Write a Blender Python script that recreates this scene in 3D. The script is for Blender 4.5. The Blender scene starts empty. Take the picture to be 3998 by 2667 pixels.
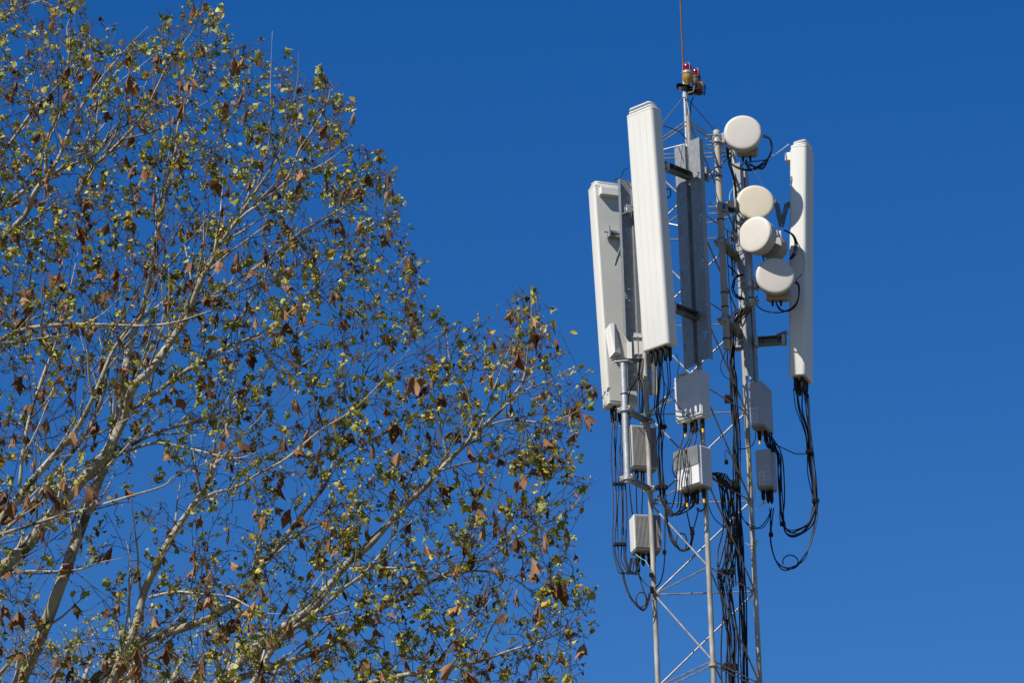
import bpy, math, random
import numpy as np
from mathutils import Vector as V, Matrix, noise as mnoise
rnd = random.Random(7)
np.random.seed(11)
SC = bpy.context.scene
COL = SC.collection

# ------------------------------------------------------------------ camera
PITCH, ROLL, LENS, PW, PH = math.radians(20.5), 0.028, 145.0, 3998.0, 2667.0
FPX = LENS / 36.0 * PW
EYE = V((0, 0, 1.6))
FWD = V((0, math.cos(PITCH), math.sin(PITCH)))
_u0 = V((0, -math.sin(PITCH), math.cos(PITCH)))
RGT = V((1, 0, 0)) * math.cos(ROLL) - _u0 * math.sin(ROLL)
UPV = _u0 * math.cos(ROLL) + V((1, 0, 0)) * math.sin(ROLL)
cd = bpy.data.cameras.new('camera')
cam = bpy.data.objects.new('camera', cd)
COL.objects.link(cam)
cd.lens, cd.sensor_width, cd.sensor_fit = LENS, 36.0, 'HORIZONTAL'
cd.clip_start, cd.clip_end = 0.5, 4000
mw = Matrix((RGT, UPV, -FWD)).transposed().to_4x4()
mw.translation = EYE
cam.matrix_world = mw
SC.camera = cam

# ------------------------------------------------------------------ sky and sun
LIGHT = V((0.65, 0.62, -1.0)).normalized()          # the way the sunlight travels
SUN = -LIGHT
W = bpy.data.worlds.new('World')
SC.world = W
W.use_nodes = True
wn = W.node_tree
wn.nodes.clear()
sky = wn.nodes.new('ShaderNodeTexSky')
sky.sky_type = 'NISHITA'
sky.sun_disc = False
sky.sun_elevation = math.asin(SUN.z)
sky.sun_rotation = math.atan2(SUN.x, SUN.y)
sky.altitude = 0
sky.air_density = 1.0
sky.dust_density = 0.1
sky.ozone_density = 3.0
bg = wn.nodes.new('ShaderNodeBackground')
bg.inputs['Strength'].default_value = 0.083
wo = wn.nodes.new('ShaderNodeOutputWorld')
gam = wn.nodes.new('ShaderNodeHueSaturation')
gam.inputs['Hue'].default_value = 0.514
gam.inputs['Saturation'].default_value = 1.42       # the deep, polarised blue of the photograph's whole sky
wn.links.new(sky.outputs[0], gam.inputs['Color'])
wn.links.new(gam.outputs[0], bg.inputs[0])
wn.links.new(bg.outputs[0], wo.inputs[0])
sd = bpy.data.lights.new('sun', 'SUN')
sd.energy = 5.0
sd.angle = math.radians(0.53)
sd.color = (1.0, 0.95, 0.87)
so = bpy.data.objects.new('sun', sd)
COL.objects.link(so)
so.rotation_euler = LIGHT.to_track_quat('-Z', 'Y').to_euler()
so.location = (-20, -20, 40)
SC.view_settings.view_transform = 'Standard'
SC.view_settings.look = 'None'
SC.view_settings.exposure = 0.3
SC.view_settings.gamma = 1.0
SC.view_settings.use_curve_mapping = False

# ------------------------------------------------------------------ helpers
def P(x, y, Y):
    """the world point that stands at depth Y on the line of sight through photo pixel x, y"""
    d = FWD + RGT * ((x - PW / 2) / FPX) - UPV * ((y - PH / 2) / FPX)
    return EYE + d * (Y / d.y)

def proj(p):
    d = p - EYE
    w = d.dot(FWD)
    return PW / 2 + FPX * d.dot(RGT) / w, PH / 2 - FPX * d.dot(UPV) / w

def mat(name, col, rough=0.6, metal=0.0, var=0.0, scale=8.0, bump=0.0, col2=None, stretch=(1, 1, 1), spec=0.5, **kw):
    m = bpy.data.materials.new(name)
    m.use_nodes = True
    nt = m.node_tree
    b = nt.nodes['Principled BSDF']
    b.inputs['Base Color'].default_value = (*col, 1)
    b.inputs['Roughness'].default_value = rough
    b.inputs['Metallic'].default_value = metal
    b.inputs['Specular IOR Level'].default_value = spec
    for k, v in kw.items():
        b.inputs[k.replace('_', ' ')].default_value = v
    if var or col2:
        tc = nt.nodes.new('ShaderNodeTexCoord')
        mp = nt.nodes.new('ShaderNodeMapping')
        mp.inputs['Scale'].default_value = stretch
        no = nt.nodes.new('ShaderNodeTexNoise')
        no.inputs['Scale'].default_value = scale
        no.inputs['Detail'].default_value = 5
        no.inputs['Roughness'].default_value = 0.62
        rp = nt.nodes.new('ShaderNodeValToRGB')
        rp.color_ramp.elements[0].position = 0.36
        rp.color_ramp.elements[1].position = 0.66
        a = col2 if col2 else tuple(c * (1 - var) for c in col)
        rp.color_ramp.elements[0].color = (*a, 1)
        rp.color_ramp.elements[1].color = (*col, 1)
        nt.links.new(tc.outputs['Object'], mp.inputs[0])
        nt.links.new(mp.outputs[0], no.inputs['Vector'])
        nt.links.new(no.outputs[0], rp.inputs[0])
        nt.links.new(rp.outputs[0], b.inputs['Base Color'])
        if bump:
            bp = nt.nodes.new('ShaderNodeBump')
            bp.inputs['Strength'].default_value = bump
            bp.inputs['Distance'].default_value = 0.01
            nt.links.new(no.outputs[0], bp.inputs['Height'])
            nt.links.new(bp.outputs[0], b.inputs['Normal'])
    return m

M = {}
M['radome'] = mat('radome_white', (0.655, 0.645, 0.60), 0.5, col2=(0.625, 0.61, 0.555), scale=3, stretch=(7, 7, 0.8))
M['radome_back'] = mat('radome_back_grey', (0.545, 0.545, 0.495), 0.6, var=0.08, scale=3)
M['dish'] = mat('dish_white', (0.575, 0.535, 0.475), 0.55, var=0.05, scale=9)
M['cream'] = mat('dish_cream', (0.60, 0.54, 0.405), 0.55, var=0.05, scale=9)
M['shroud'] = mat('shroud_grey', (0.46, 0.43, 0.395), 0.6, var=0.1, scale=12)
M['radio_tan'] = mat('radio_tan', (0.35, 0.315, 0.27), 0.6, var=0.2, scale=14)
M['galv'] = mat('galvanised_steel', (0.50, 0.52, 0.52), 0.5, 0.55, var=0.32, scale=22, bump=0.08)
M['galv_sheet'] = mat('galvanised_sheet', (0.29, 0.31, 0.32), 0.5, 0.25, var=0.25, scale=26, bump=0.06)
M['galv_dark'] = mat('weathered_steel', (0.20, 0.215, 0.225), 0.5, 0.5, var=0.35, scale=18, bump=0.1)
M['leg'] = mat('tower_paint', (0.44, 0.44, 0.41), 0.55, 0.1, col2=(0.25, 0.21, 0.155), scale=9, stretch=(1, 1, 0.45), bump=0.08)
M['brace'] = mat('brace_steel', (0.34, 0.335, 0.32), 0.5, 0.3, col2=(0.19, 0.165, 0.13), scale=13, bump=0.08)
M['beige'] = mat('beige_pipe', (0.42, 0.375, 0.31), 0.6, 0.0, var=0.18, scale=10, stretch=(1, 1, .3))
M['rru_grey'] = mat('radio_unit_mid_grey', (0.36, 0.37, 0.385), 0.55, var=0.1, scale=6)
M['rru'] = mat('radio_unit_grey', (0.55, 0.555, 0.565), 0.55, var=0.1, scale=6)
M['rru_white'] = mat('radio_unit_white', (0.66, 0.655, 0.64), 0.5, var=0.06, scale=6)
M['rru_dark'] = mat('radio_unit_dark', (0.25, 0.25, 0.25), 0.6, var=0.15, scale=10)
M['fins'] = mat('heat_sink_grey', (0.47, 0.46, 0.44), 0.5, 0.2, var=0.2, scale=10)
M['black'] = mat('black_rubber', (0.010, 0.010, 0.011), 0.55, spec=.25)
M['black2'] = mat('faded_cable', (0.022, 0.020, 0.019), 0.6, spec=.25)
M['yellow'] = mat('yellow_tape', (0.80, 0.52, 0.02), 0.5)
M['ygreen'] = mat('yellow_green_wire', (0.42, 0.46, 0.10), 0.5)
M['mint'] = mat('pale_green_wire', (0.25, 0.50, 0.38), 0.5)
M['white_wire'] = mat('white_wire', (0.65, 0.63, 0.6), 0.5)
M['rust'] = mat('rusty_steel', (0.20, 0.105, 0.05), 0.85, 0.1, col2=(0.10, 0.05, 0.03), scale=18)
M['red'] = mat('red_lens', (0.26, 0.002, 0.005), 0.15, Transmission_Weight=0.15, Coat_Weight=0.5)
M['ochre'] = mat('ochre_paint', (0.42, 0.25, 0.03), 0.6, var=0.4, scale=14)
M['orange'] = mat('orange_brown_paint', (0.38, 0.16, 0.05), 0.6, var=0.35, scale=20)
M['brown'] = mat('brown_housing', (0.07, 0.05, 0.035), 0.6)
M['print'] = mat('label_print', (0.12, 0.12, 0.12), 0.7)
M['sticker'] = mat('sticker_paper', (0.52, 0.53, 0.54), 0.6)
M['ground'] = mat('dry_grass_ground', (0.13, 0.105, 0.06), 0.95, col2=(0.07, 0.065, 0.03), scale=0.35)

def frame(o, y, z=V((0, 0, 1))):
    """matrix with local y along y (made square to z), z up"""
    z = z.normalized()
    y = (y - z * y.dot(z)).normalized()
    x = y.cross(z)
    m = Matrix((x, y, z)).transposed().to_4x4()
    m.translation = o
    return m

class MB:
    def __init__(s, m=None):
        s.v, s.f, s.m = [], [], (m or Matrix.Identity(4))
    def pts(s, ps):
        b = len(s.v)
        s.v += [s.m @ V(p) for p in ps]
        return b
    def box(s, c, d, bev=0.0):
        """box centred on c with sizes d, edges chamfered by bev"""
        cx, cy, cz = c
        hx, hy, hz = d[0] / 2, d[1] / 2, d[2] / 2
        if bev <= 0:
            b = s.pts([(cx + i * hx, cy + j * hy, cz + k * hz) for k in (-1, 1) for j in (-1, 1) for i in (-1, 1)])
            s.f += [tuple(b + q for q in f) for f in ((0, 2, 3, 1), (4, 5, 7, 6), (0, 1, 5, 4), (2, 6, 7, 3), (0, 4, 6, 2), (1, 3, 7, 5))]
            return s
        prof = [(hx - bev, -hy), (hx, -hy + bev), (hx, hy - bev), (hx - bev, hy), (-hx + bev, hy), (-hx, hy - bev), (-hx, -hy + bev), (-hx + bev, -hy)]
        q = 1 - bev / max(hx, 1e-6), 1 - bev / max(hy, 1e-6)
        rings = [[(cx + x * q[0], cy + y * q[1], cz - hz) for x, y in prof], [(cx + x, cy + y, cz - hz + bev) for x, y in prof],
                 [(cx + x, cy + y, cz + hz - bev) for x, y in prof], [(cx + x * q[0], cy + y * q[1], cz + hz) for x, y in prof]]
        return s.loft(rings)
    def loft(s, rings, caps=True, closed=True):
        n = len(rings[0])
        bs = [s.pts(r) for r in rings]
        for a, b in zip(bs, bs[1:]):
            for i in range(n if closed else n - 1):
                j = (i + 1) % n
                s.f.append((a + i, a + j, b + j, b + i))
        if caps:
            s.f.append(tuple(bs[0] + i for i in reversed(range(n))))
            s.f.append(tuple(bs[-1] + i for i in range(n)))
        return s
    def tube(s, ps, r, n=8, caps=True):
        ps = [V(p) for p in ps]
        rs = r if isinstance(r, (list, tuple)) else [r] * len(ps)
        rings = []
        t = (ps[1] - ps[0]).normalized()
        a = V((0, 0, 1)) if abs(t.z) < 0.9 else V((1, 0, 0))
        u = t.cross(a).normalized()
        for i, p in enumerate(ps):
            t = (ps[min(i + 1, len(ps) - 1)] - ps[max(i - 1, 0)])
            t = t.normalized() if t.length > 1e-9 else V((0, 0, 1))
            u = (u - t * u.dot(t))
            u = u.normalized() if u.length > 1e-6 else t.orthogonal().normalized()
            w = t.cross(u)
            rings.append([p + (u * math.cos(2 * math.pi * k / n) + w * math.sin(2 * math.pi * k / n)) * rs[i] for k in range(n)])
        return s.loft(rings, caps)
    def lathe(s, prof, n=24, axis='z', c=(0, 0, 0)):
        """prof is a list of (radius, height) along the local axis"""
        rings = []
        for r, h in prof:
            ring = []
            for k in range(n):
                a = 2 * math.pi * k / n
                x, y = r * math.cos(a), r * math.sin(a)
                q = (x, y, h) if axis == 'z' else ((x, h, -y) if axis == 'y' else (h, x, y))
                ring.append((c[0] + q[0], c[1] + q[1], c[2] + q[2]))
            rings.append(ring)
        return s.loft(rings)
    def beam(s, p, q, w, h, up=V((0, 0, 1)), ch=0):
        """box section, or an open channel when ch > 0 (its wall thickness), from p to q"""
        p, q = V(p), V(q)
        t = (q - p).normalized()
        x = t.cross(up).normalized()
        z = x.cross(t)
        if ch:
            prof = [(-w/2, -h/2), (w/2, -h/2), (w/2, -h/2+ch), (-w/2+ch, -h/2+ch), (-w/2+ch, h/2-ch), (w/2, h/2-ch), (w/2, h/2), (-w/2, h/2)]
        else:
            prof = [(-w/2, -h/2), (w/2, -h/2), (w/2, h/2), (-w/2, h/2)]
        return s.loft([[p + x * a + z * b for a, b in prof], [q + x * a + z * b for a, b in prof]])
    def build(s, name, m, parent=None, smooth=True, angle=35):
        o0 = V((0, 0, 0))
        r = parent
        while r is not None:
            o0 += r.location
            r = r.parent
        me = bpy.data.meshes.new(name)
        me.from_pydata([tuple(v - o0) for v in s.v], [], s.f)
        me.update()
        me.materials.append(M[m] if isinstance(m, str) else m)
        if smooth:
            me.polygons.foreach_set('use_smooth', [True] * len(me.polygons))
            me.set_sharp_from_angle(angle=math.radians(angle))
        o = bpy.data.objects.new(name, me)
        COL.objects.link(o)
        o.parent = parent
        return o

def tag(o, label, cat, group=None, kind=None):
    o['label'], o['category'] = label, cat
    if group: o['group'] = group
    if kind: o['kind'] = kind
    return o

def thing(name, loc, label, cat, group=None):
    o = bpy.data.objects.new(name, None)
    o.empty_display_size = 0.1
    COL.objects.link(o)
    o.location = loc
    return tag(o, label, cat, group)

def spline(ps, n=6):
    ps = [V(p) for p in ps]
    if len(ps) < 3: 
        return ps
    out = []
    e = [ps[0] * 2 - ps[1]] + ps + [ps[-1] * 2 - ps[-2]]
    for i in range(1, len(e) - 2):
        a, b, c, d = e[i - 1], e[i], e[i + 1], e[i + 2]
        for k in range(n):
            t = k / n
            out.append(0.5 * ((2 * b) + (c - a) * t + (2 * a - 5 * b + 4 * c - d) * t * t + (3 * b - a - 3 * c + d) * t ** 3))
    out.append(ps[-1])
    return out

# ------------------------------------------------------------------ ground
g = MB()
g.pts([(-1500, -1500, 0), (1500, -1500, 0), (1500, 1500, 0), (-1500, 1500, 0)])
g.f.append((0, 1, 2, 3))
go = g.build('ground', 'ground', smooth=False)
go['kind'] = 'structure'

# ------------------------------------------------------------------ lattice tower
LX, RX, BY = 1.060, 1.853, 31.0
MX, MY = 1.4615, 30.305
TOPZ, BAY = 14.785, 0.75
tw = thing('lattice_tower', (MX, 30.77, 0), 'slender three legged lattice tower of galvanised steel tubes with zigzag braces', 'tower')
legs = {'L': V((LX, BY, 0)), 'M': V((MX, MY, 0)), 'R': V((RX, BY, 0))}
def node(k, z): 
    p = legs[k].copy(); p.z = z
    return p
for k in 'LMR':
    m = MB()
    m.tube([node(k, 0), node(k, 5), node(k, 10.22), node(k, TOPZ + 0.03)], 0.0205, 14)
    m.build('leg', 'leg', tw)
    for z in (4.27, 7.27, 10.25):
        m = MB(); m.m = Matrix.Translation(node(k, z))
        m.lathe([(0.021, -0.012), (0.034, -0.012), (0.034, 0.012), (0.021, 0.012)], 14)
        m.build('flange', 'leg', tw)
def brace(a, b, r, name='brace', trim=0.018, mt='brace'):
    t = (b - a).normalized()
    MB().tube([a + t * trim, b - t * trim], r, 8).build(name, mt, tw)
lev = [TOPZ - BAY * i for i in range(0, 20) if TOPZ - BAY * i > 0.2]
for i, z in enumerate(lev):
    for a, b in (('L', 'M'), ('M', 'R'), ('L', 'R')):
        brace(node(a, z), node(b, z), 0.0058, 'horizontal_brace')
        if i in (0, 6, 10, 14):
            brace(node(a, z - 0.035), node(b, z - 0.035), 0.0058, 'horizontal_brace')
    if i + 1 < len(lev):
        z2 = lev[i + 1]
        brace(node('L', z), node('M', z2), 0.0072, 'diagonal_brace')
        brace(node('M', z), node('R', z2), 0.0072, 'diagonal_brace')
        brace(node('R', z), node('L', z2), 0.0072, 'diagonal_brace')
    for k, q in (('L', 1), ('M', 0), ('R', -1)):
        m = MB(); m.m = Matrix.Translation(node(k, z + .006))
        m.box((0.022 * q, -0.004 if q else 0.024, 0), (0.034, 0.02, 0.045), 0.003)
        m.build('gusset', 'leg', tw)
CX, CY = MX, 30.77
mast_top = P(2671, 300, CY).z
MB().tube([(CX, CY, 13.9), (CX, CY, mast_top)], 0.0135, 12).build('mast', 'galv', tw)
for k in 'LMR':
    brace(node(k, TOPZ - 0.01), V((CX, CY, TOPZ - 0.01)), 0.0065, 'mast_spoke', mt='galv')
    brace(node(k, TOPZ - 0.55), V((CX, CY, TOPZ - 0.75)), 0.0065, 'mast_spoke', mt='galv')
zs = P(2671, 372, CY).z
for k in 'LMR':
    brace(V((CX, CY, zs)), node(k, TOPZ), 0.0040, 'stay_rod', 0.01, 'galv_dark')
m = MB(); m.m = Matrix.Translation((CX, CY, zs)); m.lathe([(0.0138, -.018), (0.02, -.018), (0.02, .018), (0.0138, .018)], 12)
m.build('stay_collar', 'galv', tw)

# lightning rod, rising out of the mast
rod = MB().tube([(CX, CY, mast_top - 0.10), (CX, CY, mast_top + .6), (CX, CY, mast_top + 1.4)], [0.0078, 0.0074, 0.0045], 10)
rod = rod.build('lightning_rod', 'rust')
tag(rod, 'thin rusty lightning rod rising from the mast at the tower top', 'lightning rod')

# ------------------------------------------------------------------ warning lamps and their bracket
def fr_at(px, py, Y, face=V((0, -1, 0)), z=V((0, 0, 1))):
    return frame(P(px, py, Y), -face, z)
br = thing('lamp_bracket', P(2672, 345, 30.72), 'dark steel lamp bracket clamped across the mast below the red lamps', 'bracket')
a, b = P(2646, 334, 30.62), P(2735, 360, 30.86)
m = MB(); m.beam(a, b, 0.035, 0.045, ch=0.005); m.build('cross_channel', 'black2', br)
m = MB(); m.beam(P(2655, 345, 30.6), P(2690, 338, 30.8), 0.02, 0.03); m.build('clamp_block', 'galv_dark', br)
m = MB(); m.m = fr_at(2712, 356, 30.78); m.box((0, 0, 0), (0.10, 0.13, 0.006)); m.box((.03, 0, .03), (0.006, 0.1, 0.05)); m.build('lamp_plate', 'black2', br)
m = MB(); m.tube([P(2680, 362, 30.70), P(2700, 358, 30.66), P(2708, 352, 30.66), P(2710, 335, 30.66)], 0.0035, 6); m.build('hook', 'galv', br)
def lamp(px, py, Y, s, cupm, label, boxed):
    t = thing('warning_lamp', P(px, py + 62 * s, Y), label, 'lamp', 'red warning lamps on the mast')
    c = P(px, py, Y); fm = Matrix.Translation(c) @ Matrix.Scale(s, 4)
    m = MB(fm); m.lathe([(0.031, -0.030), (0.033, -0.02), (0.0325, 0.012), (0.027, 0.026), (0.014, 0.034), (0.002, 0.036)], 18); le = m.build('lens', 'red', t)
    for z in (-.012, .006):
        m = MB(fm); m.lathe([(0.0325, z - .0025), (0.0352, z - .0012), (0.0352, z + .0012), (0.0325, z + .0025)], 18); m.build('lens_ring', 'red', le)
    m = MB(fm)
    for k in range(4):
        q = k * math.pi / 2 + .5
        m.tube([(0.037 * math.cos(q), .037 * math.sin(q), -.03), (0.037 * math.cos(q), .037 * math.sin(q), .018), (.024 * math.cos(q), .024 * math.sin(q), .036), (0, 0, .042)], 0.0016, 5)
    m.build('wire_guard', 'galv', t)
    m = MB(fm); m.lathe([(0.036, -0.028), (0.040, -0.032), (0.040, -0.046), (0.036, -0.05)], 18); m.build('collar', 'galv' if cupm == 'ochre' else 'brown', t)
    m = MB(fm); m.lathe([(0.036, -0.05), (0.038, -0.075), (0.034, -0.10), (0.022, -0.118), (0.016, -0.135)], 18); m.build('housing', cupm, t)
    if boxed:
        m = MB(fm); m.box((0.03, -0.02, -0.135), (0.05, 0.05, 0.085), 0.006); m.build('junction_box', 'orange', t)
        m = MB(fm); m.tube([(0.04, -.02, -.175), (0.06, -.02, -.20), (0.068, -.02, -.15), (0.066, -.02, -.11)], 0.006, 6); m.build('conduit', 'black', t)
lamp(2682, 264, 30.72, 1.12, 'ochre', 'taller red warning lamp in a yellow ochre housing next to the rod', False)
lamp(2716, 284, 30.86, 1.04, 'brown', 'lower red warning lamp with an orange junction box, right of the other', True)

# ------------------------------------------------------------------ panel antennas
def rrect(w, d, rf, rb, n=5):
    """rounded rectangle, front (-y) corners rounded by rf, back ones by rb"""
    out = []
    for cx, cy, r, a0 in ((w/2 - rf, -d/2 + rf, rf, -90), (w/2 - rb, d/2 - rb, rb, 0), (-w/2 + rb, d/2 - rb, rb, 90), (-w/2 + rf, -d/2 + rf, rf, 180)):
        for k in range(n + 1):
            q = math.radians(a0 + 90 * k / n)
            out.append((cx + r * math.cos(q), cy + r * math.sin(q)))
    return out
def scale_ring(pr, q, z): 
    return [(x * q[0], y * q[1], z) for x, y in pr]
PAN = {}
def panel(key, c, n, tilt, w, d, H, label, ncon, rf=0.03, yel=()):
    n = V(n).normalized()
    z = (V((0, 0, 1)) + n * math.tan(math.radians(tilt))).normalized()
    fm = frame(c, -n, z)
    PAN[key] = fm
    t = thing('panel_antenna', c, label, 'antenna', 'tall white panel antennas on the tower')
    pr = rrect(w, d, rf, 0.012)
    m = MB(fm)
    m.loft([scale_ring(pr, (.93, .88), 0), scale_ring(pr, (.985, .97), .006), scale_ring(pr, (1, 1), .016), scale_ring(pr, (1, 1), H * .33), scale_ring(pr, (1, 1), H * .66), scale_ring(pr, (1, 1), H - .012)])
    m.build('radome', 'radome', t)
    for sx in (-.22, .02, .26):
        m = MB(fm); m.box((sx * w, -d / 2 - .0003, H / 2), (.0007, .0012, H - .06)); m.build('seam', 'shroud', t, False)
    m = MB(fm); m.loft([scale_ring(pr, (1.012, 1.02), H - .0125), scale_ring(pr, (1.012, 1.02), H), scale_ring(pr, (.96, .93), H + .006)]); cap = m.build('top_cap', 'radome', t)
    # looped lip on top of the cap
    for k, (zz, q) in enumerate(((.014, .84), (.034, .78))):
        ring = [(x * q, y * .74, H + zz + .010 * (k + 1) * (0.5 - y / d) * .9) for x, y in rrect(w, d, .03, .03, 3)]
        m = MB(fm); m.tube(ring + [ring[0]], 0.0095, 6, False); m.build('cap_ridge', 'radome', cap)
    m = MB(fm); m.loft([[(x * .60, y * .5, H + .004) for x, y in pr], [(x * .56, y * .45, H + .03) for x, y in pr]]); m.build('cap_crown', 'radome_back', cap)
    m = MB(fm); m.box((0, d / 2 + .003, H / 2), (w * .90, .005, H - .06)); m.build('back_plate', 'radome_back', t)
    m = MB(fm); m.box((0, d / 2 + .03, H - .075), (w * .74, .054, .075), .006); m.build('tilt_housing', 'radome', t)
    for i in range(ncon):
        x = (i % ((ncon + 1) // 2) + .5) / ((ncon + 1) // 2) * (w - .07) - (w - .07) / 2
        y = -d * .18 if i < (ncon + 1) // 2 else d * .22
        L = .085 + .03 * ((i * 7) % 3) / 2
        m = MB(fm); m.m = fm @ Matrix.Translation((x, y, 0)); m.lathe([(.014, 0.004), (.016, -.01), (.015, -L * .6), (.0125, -L), (.007, -L - .012)], 10); cn = m.build('connector', 'black', t)
        if i in yel:
            m = MB(fm); m.m = fm @ Matrix.Translation((x, y, 0)); m.lathe([(.0085, -L - .01), (.0085, -L - .045)], 8); m.build('yellow_tape', 'yellow', cn)
    return t, fm
cP = P(2577, 1364, 29.96); rP = P(3129, 1484, 30.93); lP = P(2422, 1596, 31.35)
nC, nR, nL = V((-.69, -.72, 0)), V((.95, -.31, 0)), V((-.38, .92, 0))
tC, fC = panel('C', cP, nC, 2.4, .275, .12, 1.975, 'wide white panel antenna in the middle, nearest and highest of the three', 8)
tR, fR = panel('R', rP, nR, 3.3, .25, .135, 1.975, 'white panel antenna standing alone on the right side of the tower', 8)
tL, fL = panel('L', lP, nL, 4.0, .265, .14, 1.975, 'white panel antenna on the far left seen from its grey back', 6, yel=(0, 1, 2, 4))
# back fittings of the left panel (seen), as parts of that antenna
def loc_tube(fm, ps, r, n=6): 
    m = MB(fm); m.tube(ps, r, n); return m
for zz in (1.52, .42):
    m = MB(fL); m.box((0, .10, zz), (.11, .035, .06), .004); m.box((.055, .12, zz), (.012, .07, .09)); m.box((-.055, .12, zz), (.012, .07, .09)); m.build('hinge_bracket', 'galv', tL)
    loc_tube(fL, [(-.09, .12, zz), (.09, .12, zz)], .006).build('hinge_bolt', 'galv_dark', tL)
m = MB(fL); m.beam(fL @ V((.05, .11, 1.50)), fL @ V((.0, .26, 1.36)), .02, .012); m.beam(fL @ V((-.05, .11, 1.50)), fL @ V((-.01, .26, 1.36)), .02, .012)
m.m = Matrix.Identity(4); m.build('tilt_arm', 'galv', tL)
m = MB(); m.beam(fL @ V((.0, .26, 1.36)), fL @ V((.02, .13, 1.22)), .02, .012); m.build('tilt_arm', 'galv', tL)

# ------------------------------------------------------------------ mounting channels (perforated hat sections) behind each panel
def plate_holes(m, x0, x1, z0, z1, y, holes, th=.004):
    xs = sorted({x0, x1, *[h[0] for h in holes], *[h[1] for h in holes]})
    zs_ = sorted({z0, z1, *[h[2] for h in holes], *[h[3] for h in holes]})
    def solid(i, k):
        if not (0 <= i < len(xs) - 1 and 0 <= k < len(zs_) - 1): return False
        cx, cz = (xs[i] + xs[i + 1]) / 2, (zs_[k] + zs_[k + 1]) / 2
        return not any(h[0] < cx < h[1] and h[2] < cz < h[3] for h in holes)
    def quad(*p):
        b = m.pts(p); m.f.append((b, b + 1, b + 2, b + 3))
    for i in range(len(xs) - 1):
        for k in range(len(zs_) - 1):
            if not solid(i, k): continue
            a, b, c, d = xs[i], xs[i + 1], zs_[k], zs_[k + 1]
            quad((a, y, c), (b, y, c), (b, y, d), (a, y, d)); quad((a, y + th, c), (a, y + th, d), (b, y + th, d), (b, y + th, c))
            if not solid(i - 1, k): quad((a, y, c), (a, y, d), (a, y + th, d), (a, y + th, c))
            if not solid(i + 1, k): quad((b, y, c), (b, y + th, c), (b, y + th, d), (b, y, d))
            if not solid(i, k - 1): quad((a, y, c), (a, y + th, c), (b, y + th, c), (b, y, c))
            if not solid(i, k + 1): quad((a, y, d), (b, y, d), (b, y + th, d), (a, y + th, d))
def channel(c, n, H, label, mt='galv_sheet'):
    """two folded plates either side of a sunken web, c = bottom centre"""
    fm = frame(c, -V(n))
    t = thing('mounting_channel', c, label, 'channel', 'perforated mounting channels behind the panel antennas')
    w, g = .265, .045
    def hs(x0, x1):
        L, wd = [], x1 - x0
        for zz in (.10, .20, .74, .84, 1.36, 1.46):
            L += [(x0 + .50 * wd, x0 + .58 * wd, zz, zz + .014), (x0 + .74 * wd, x0 + .80 * wd, zz + .003, zz + .02)]
        for zz in (.15, .76, 1.14, 1.50):
            L += [(x0 + .16 * wd, x0 + .42 * wd, zz, zz + .008), (x0 + .16 * wd, x0 + .42 * wd, zz + .02, zz + .028), (x0 + .10 * wd, x0 + .30 * wd, zz + .036, zz + .05)]
        return L
    m = MB(fm); plate_holes(m, -w / 2, -g / 2, 0, H, 0, hs(-w / 2, -g / 2)); m.build('face_plate', mt, t, False)
    hr = [(x0 + .0, x1, a, b) for (x0, x1, a, b) in hs(g / 2, w / 2)]
    m = MB(fm); plate_holes(m, g / 2, w / 2, 0.02, H + .01, 0, [(-x1 + 0, -x0, a + .05, b + .05) for (x0, x1, a, b) in hs(-w / 2, -g / 2)]); m.build('face_plate', mt, t, False)
    m = MB(fm); plate_holes(m, -g / 2, g / 2, .01, H - .02, .030, [(-g / 2 + .006, -g / 2 + .013, zz, zz + .12) for zz in (.06, .30, .92, 1.28, 1.55)]); m.build('web', mt, t, False)
    for sx in (-1, 1):
        m = MB(fm); m.box((sx * (g / 2 + .0005), .0185, H / 2), (.003, .028, H - .03)); m.build('web_side', mt, t, False)
        m = MB(fm); m.box((sx * (w / 2 - .0018), .0250, H / 2 + .005 + .005 * sx), (.0036, .041, H - .012)); m.build('edge_flange', mt, t, False)
    return t, fm
def below(px, py, Y, h):
    p = P(px, py, Y); p.z -= h
    return p
tcC, fcC = channel(below(2681, 558, 30.235, 1.885), nC, 1.885, 'slotted galvanised mounting channel behind the middle panel antenna')
tcL, fcL = channel(below(2470, 712, 31.10, 1.84), nL, 1.84, 'slotted galvanised mounting channel behind the left panel antenna')
tcR, fcR = channel(below(2905, 655, 30.96, 1.85), nR, 1.85, 'slotted galvanised mounting channel beside the right leg, facing the right panel antenna')

# support arms between channel and panel, each one thing
def arm(p, q, w, h, label, extra=True):
    t = thing('support_arm', q, label, 'arm', 'steel arms carrying the panel antennas')
    MB().beam(p, q, w, h, ch=.005).build('arm_channel', 'galv_dark', t)
    d = (q - p).normalized()
    for e, s_ in ((p, 1), (q, -1)):
        fm = frame(e + d * .02 * s_, d); m = MB(fm); m.box((0, 0, 0), (w + .012, .03, h + .016), .003); m.build('end_plate', 'galv', t)
    if extra:
        for k in (.25, .75):
            fm = frame(p.lerp(q, k), d); m = MB(fm); m.tube([(-w * .8, 0, 0), (w * .8, 0, 0)], .005, 6); m.build('bolt', 'galv_dark', t)
    return t
arm(P(2592, 646, 29.96), P(2705, 692, 30.24), .055, .06, 'upper dark steel arm holding the middle panel antenna')
arm(P(2618, 1195, 29.99), P(2738, 1243, 30.26), .055, .062, 'lower dark steel arm holding the middle panel antenna')
arm(P(2945, 1336, 30.97), P(3070, 1327, 30.93), .06, .07, 'lower dark steel arm reaching to the right panel antenna')
arm(P(2470, 1500, 31.09), P(2440, 1510, 31.27), .05, .06, 'lower dark steel arm behind the left panel antenna')
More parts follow.
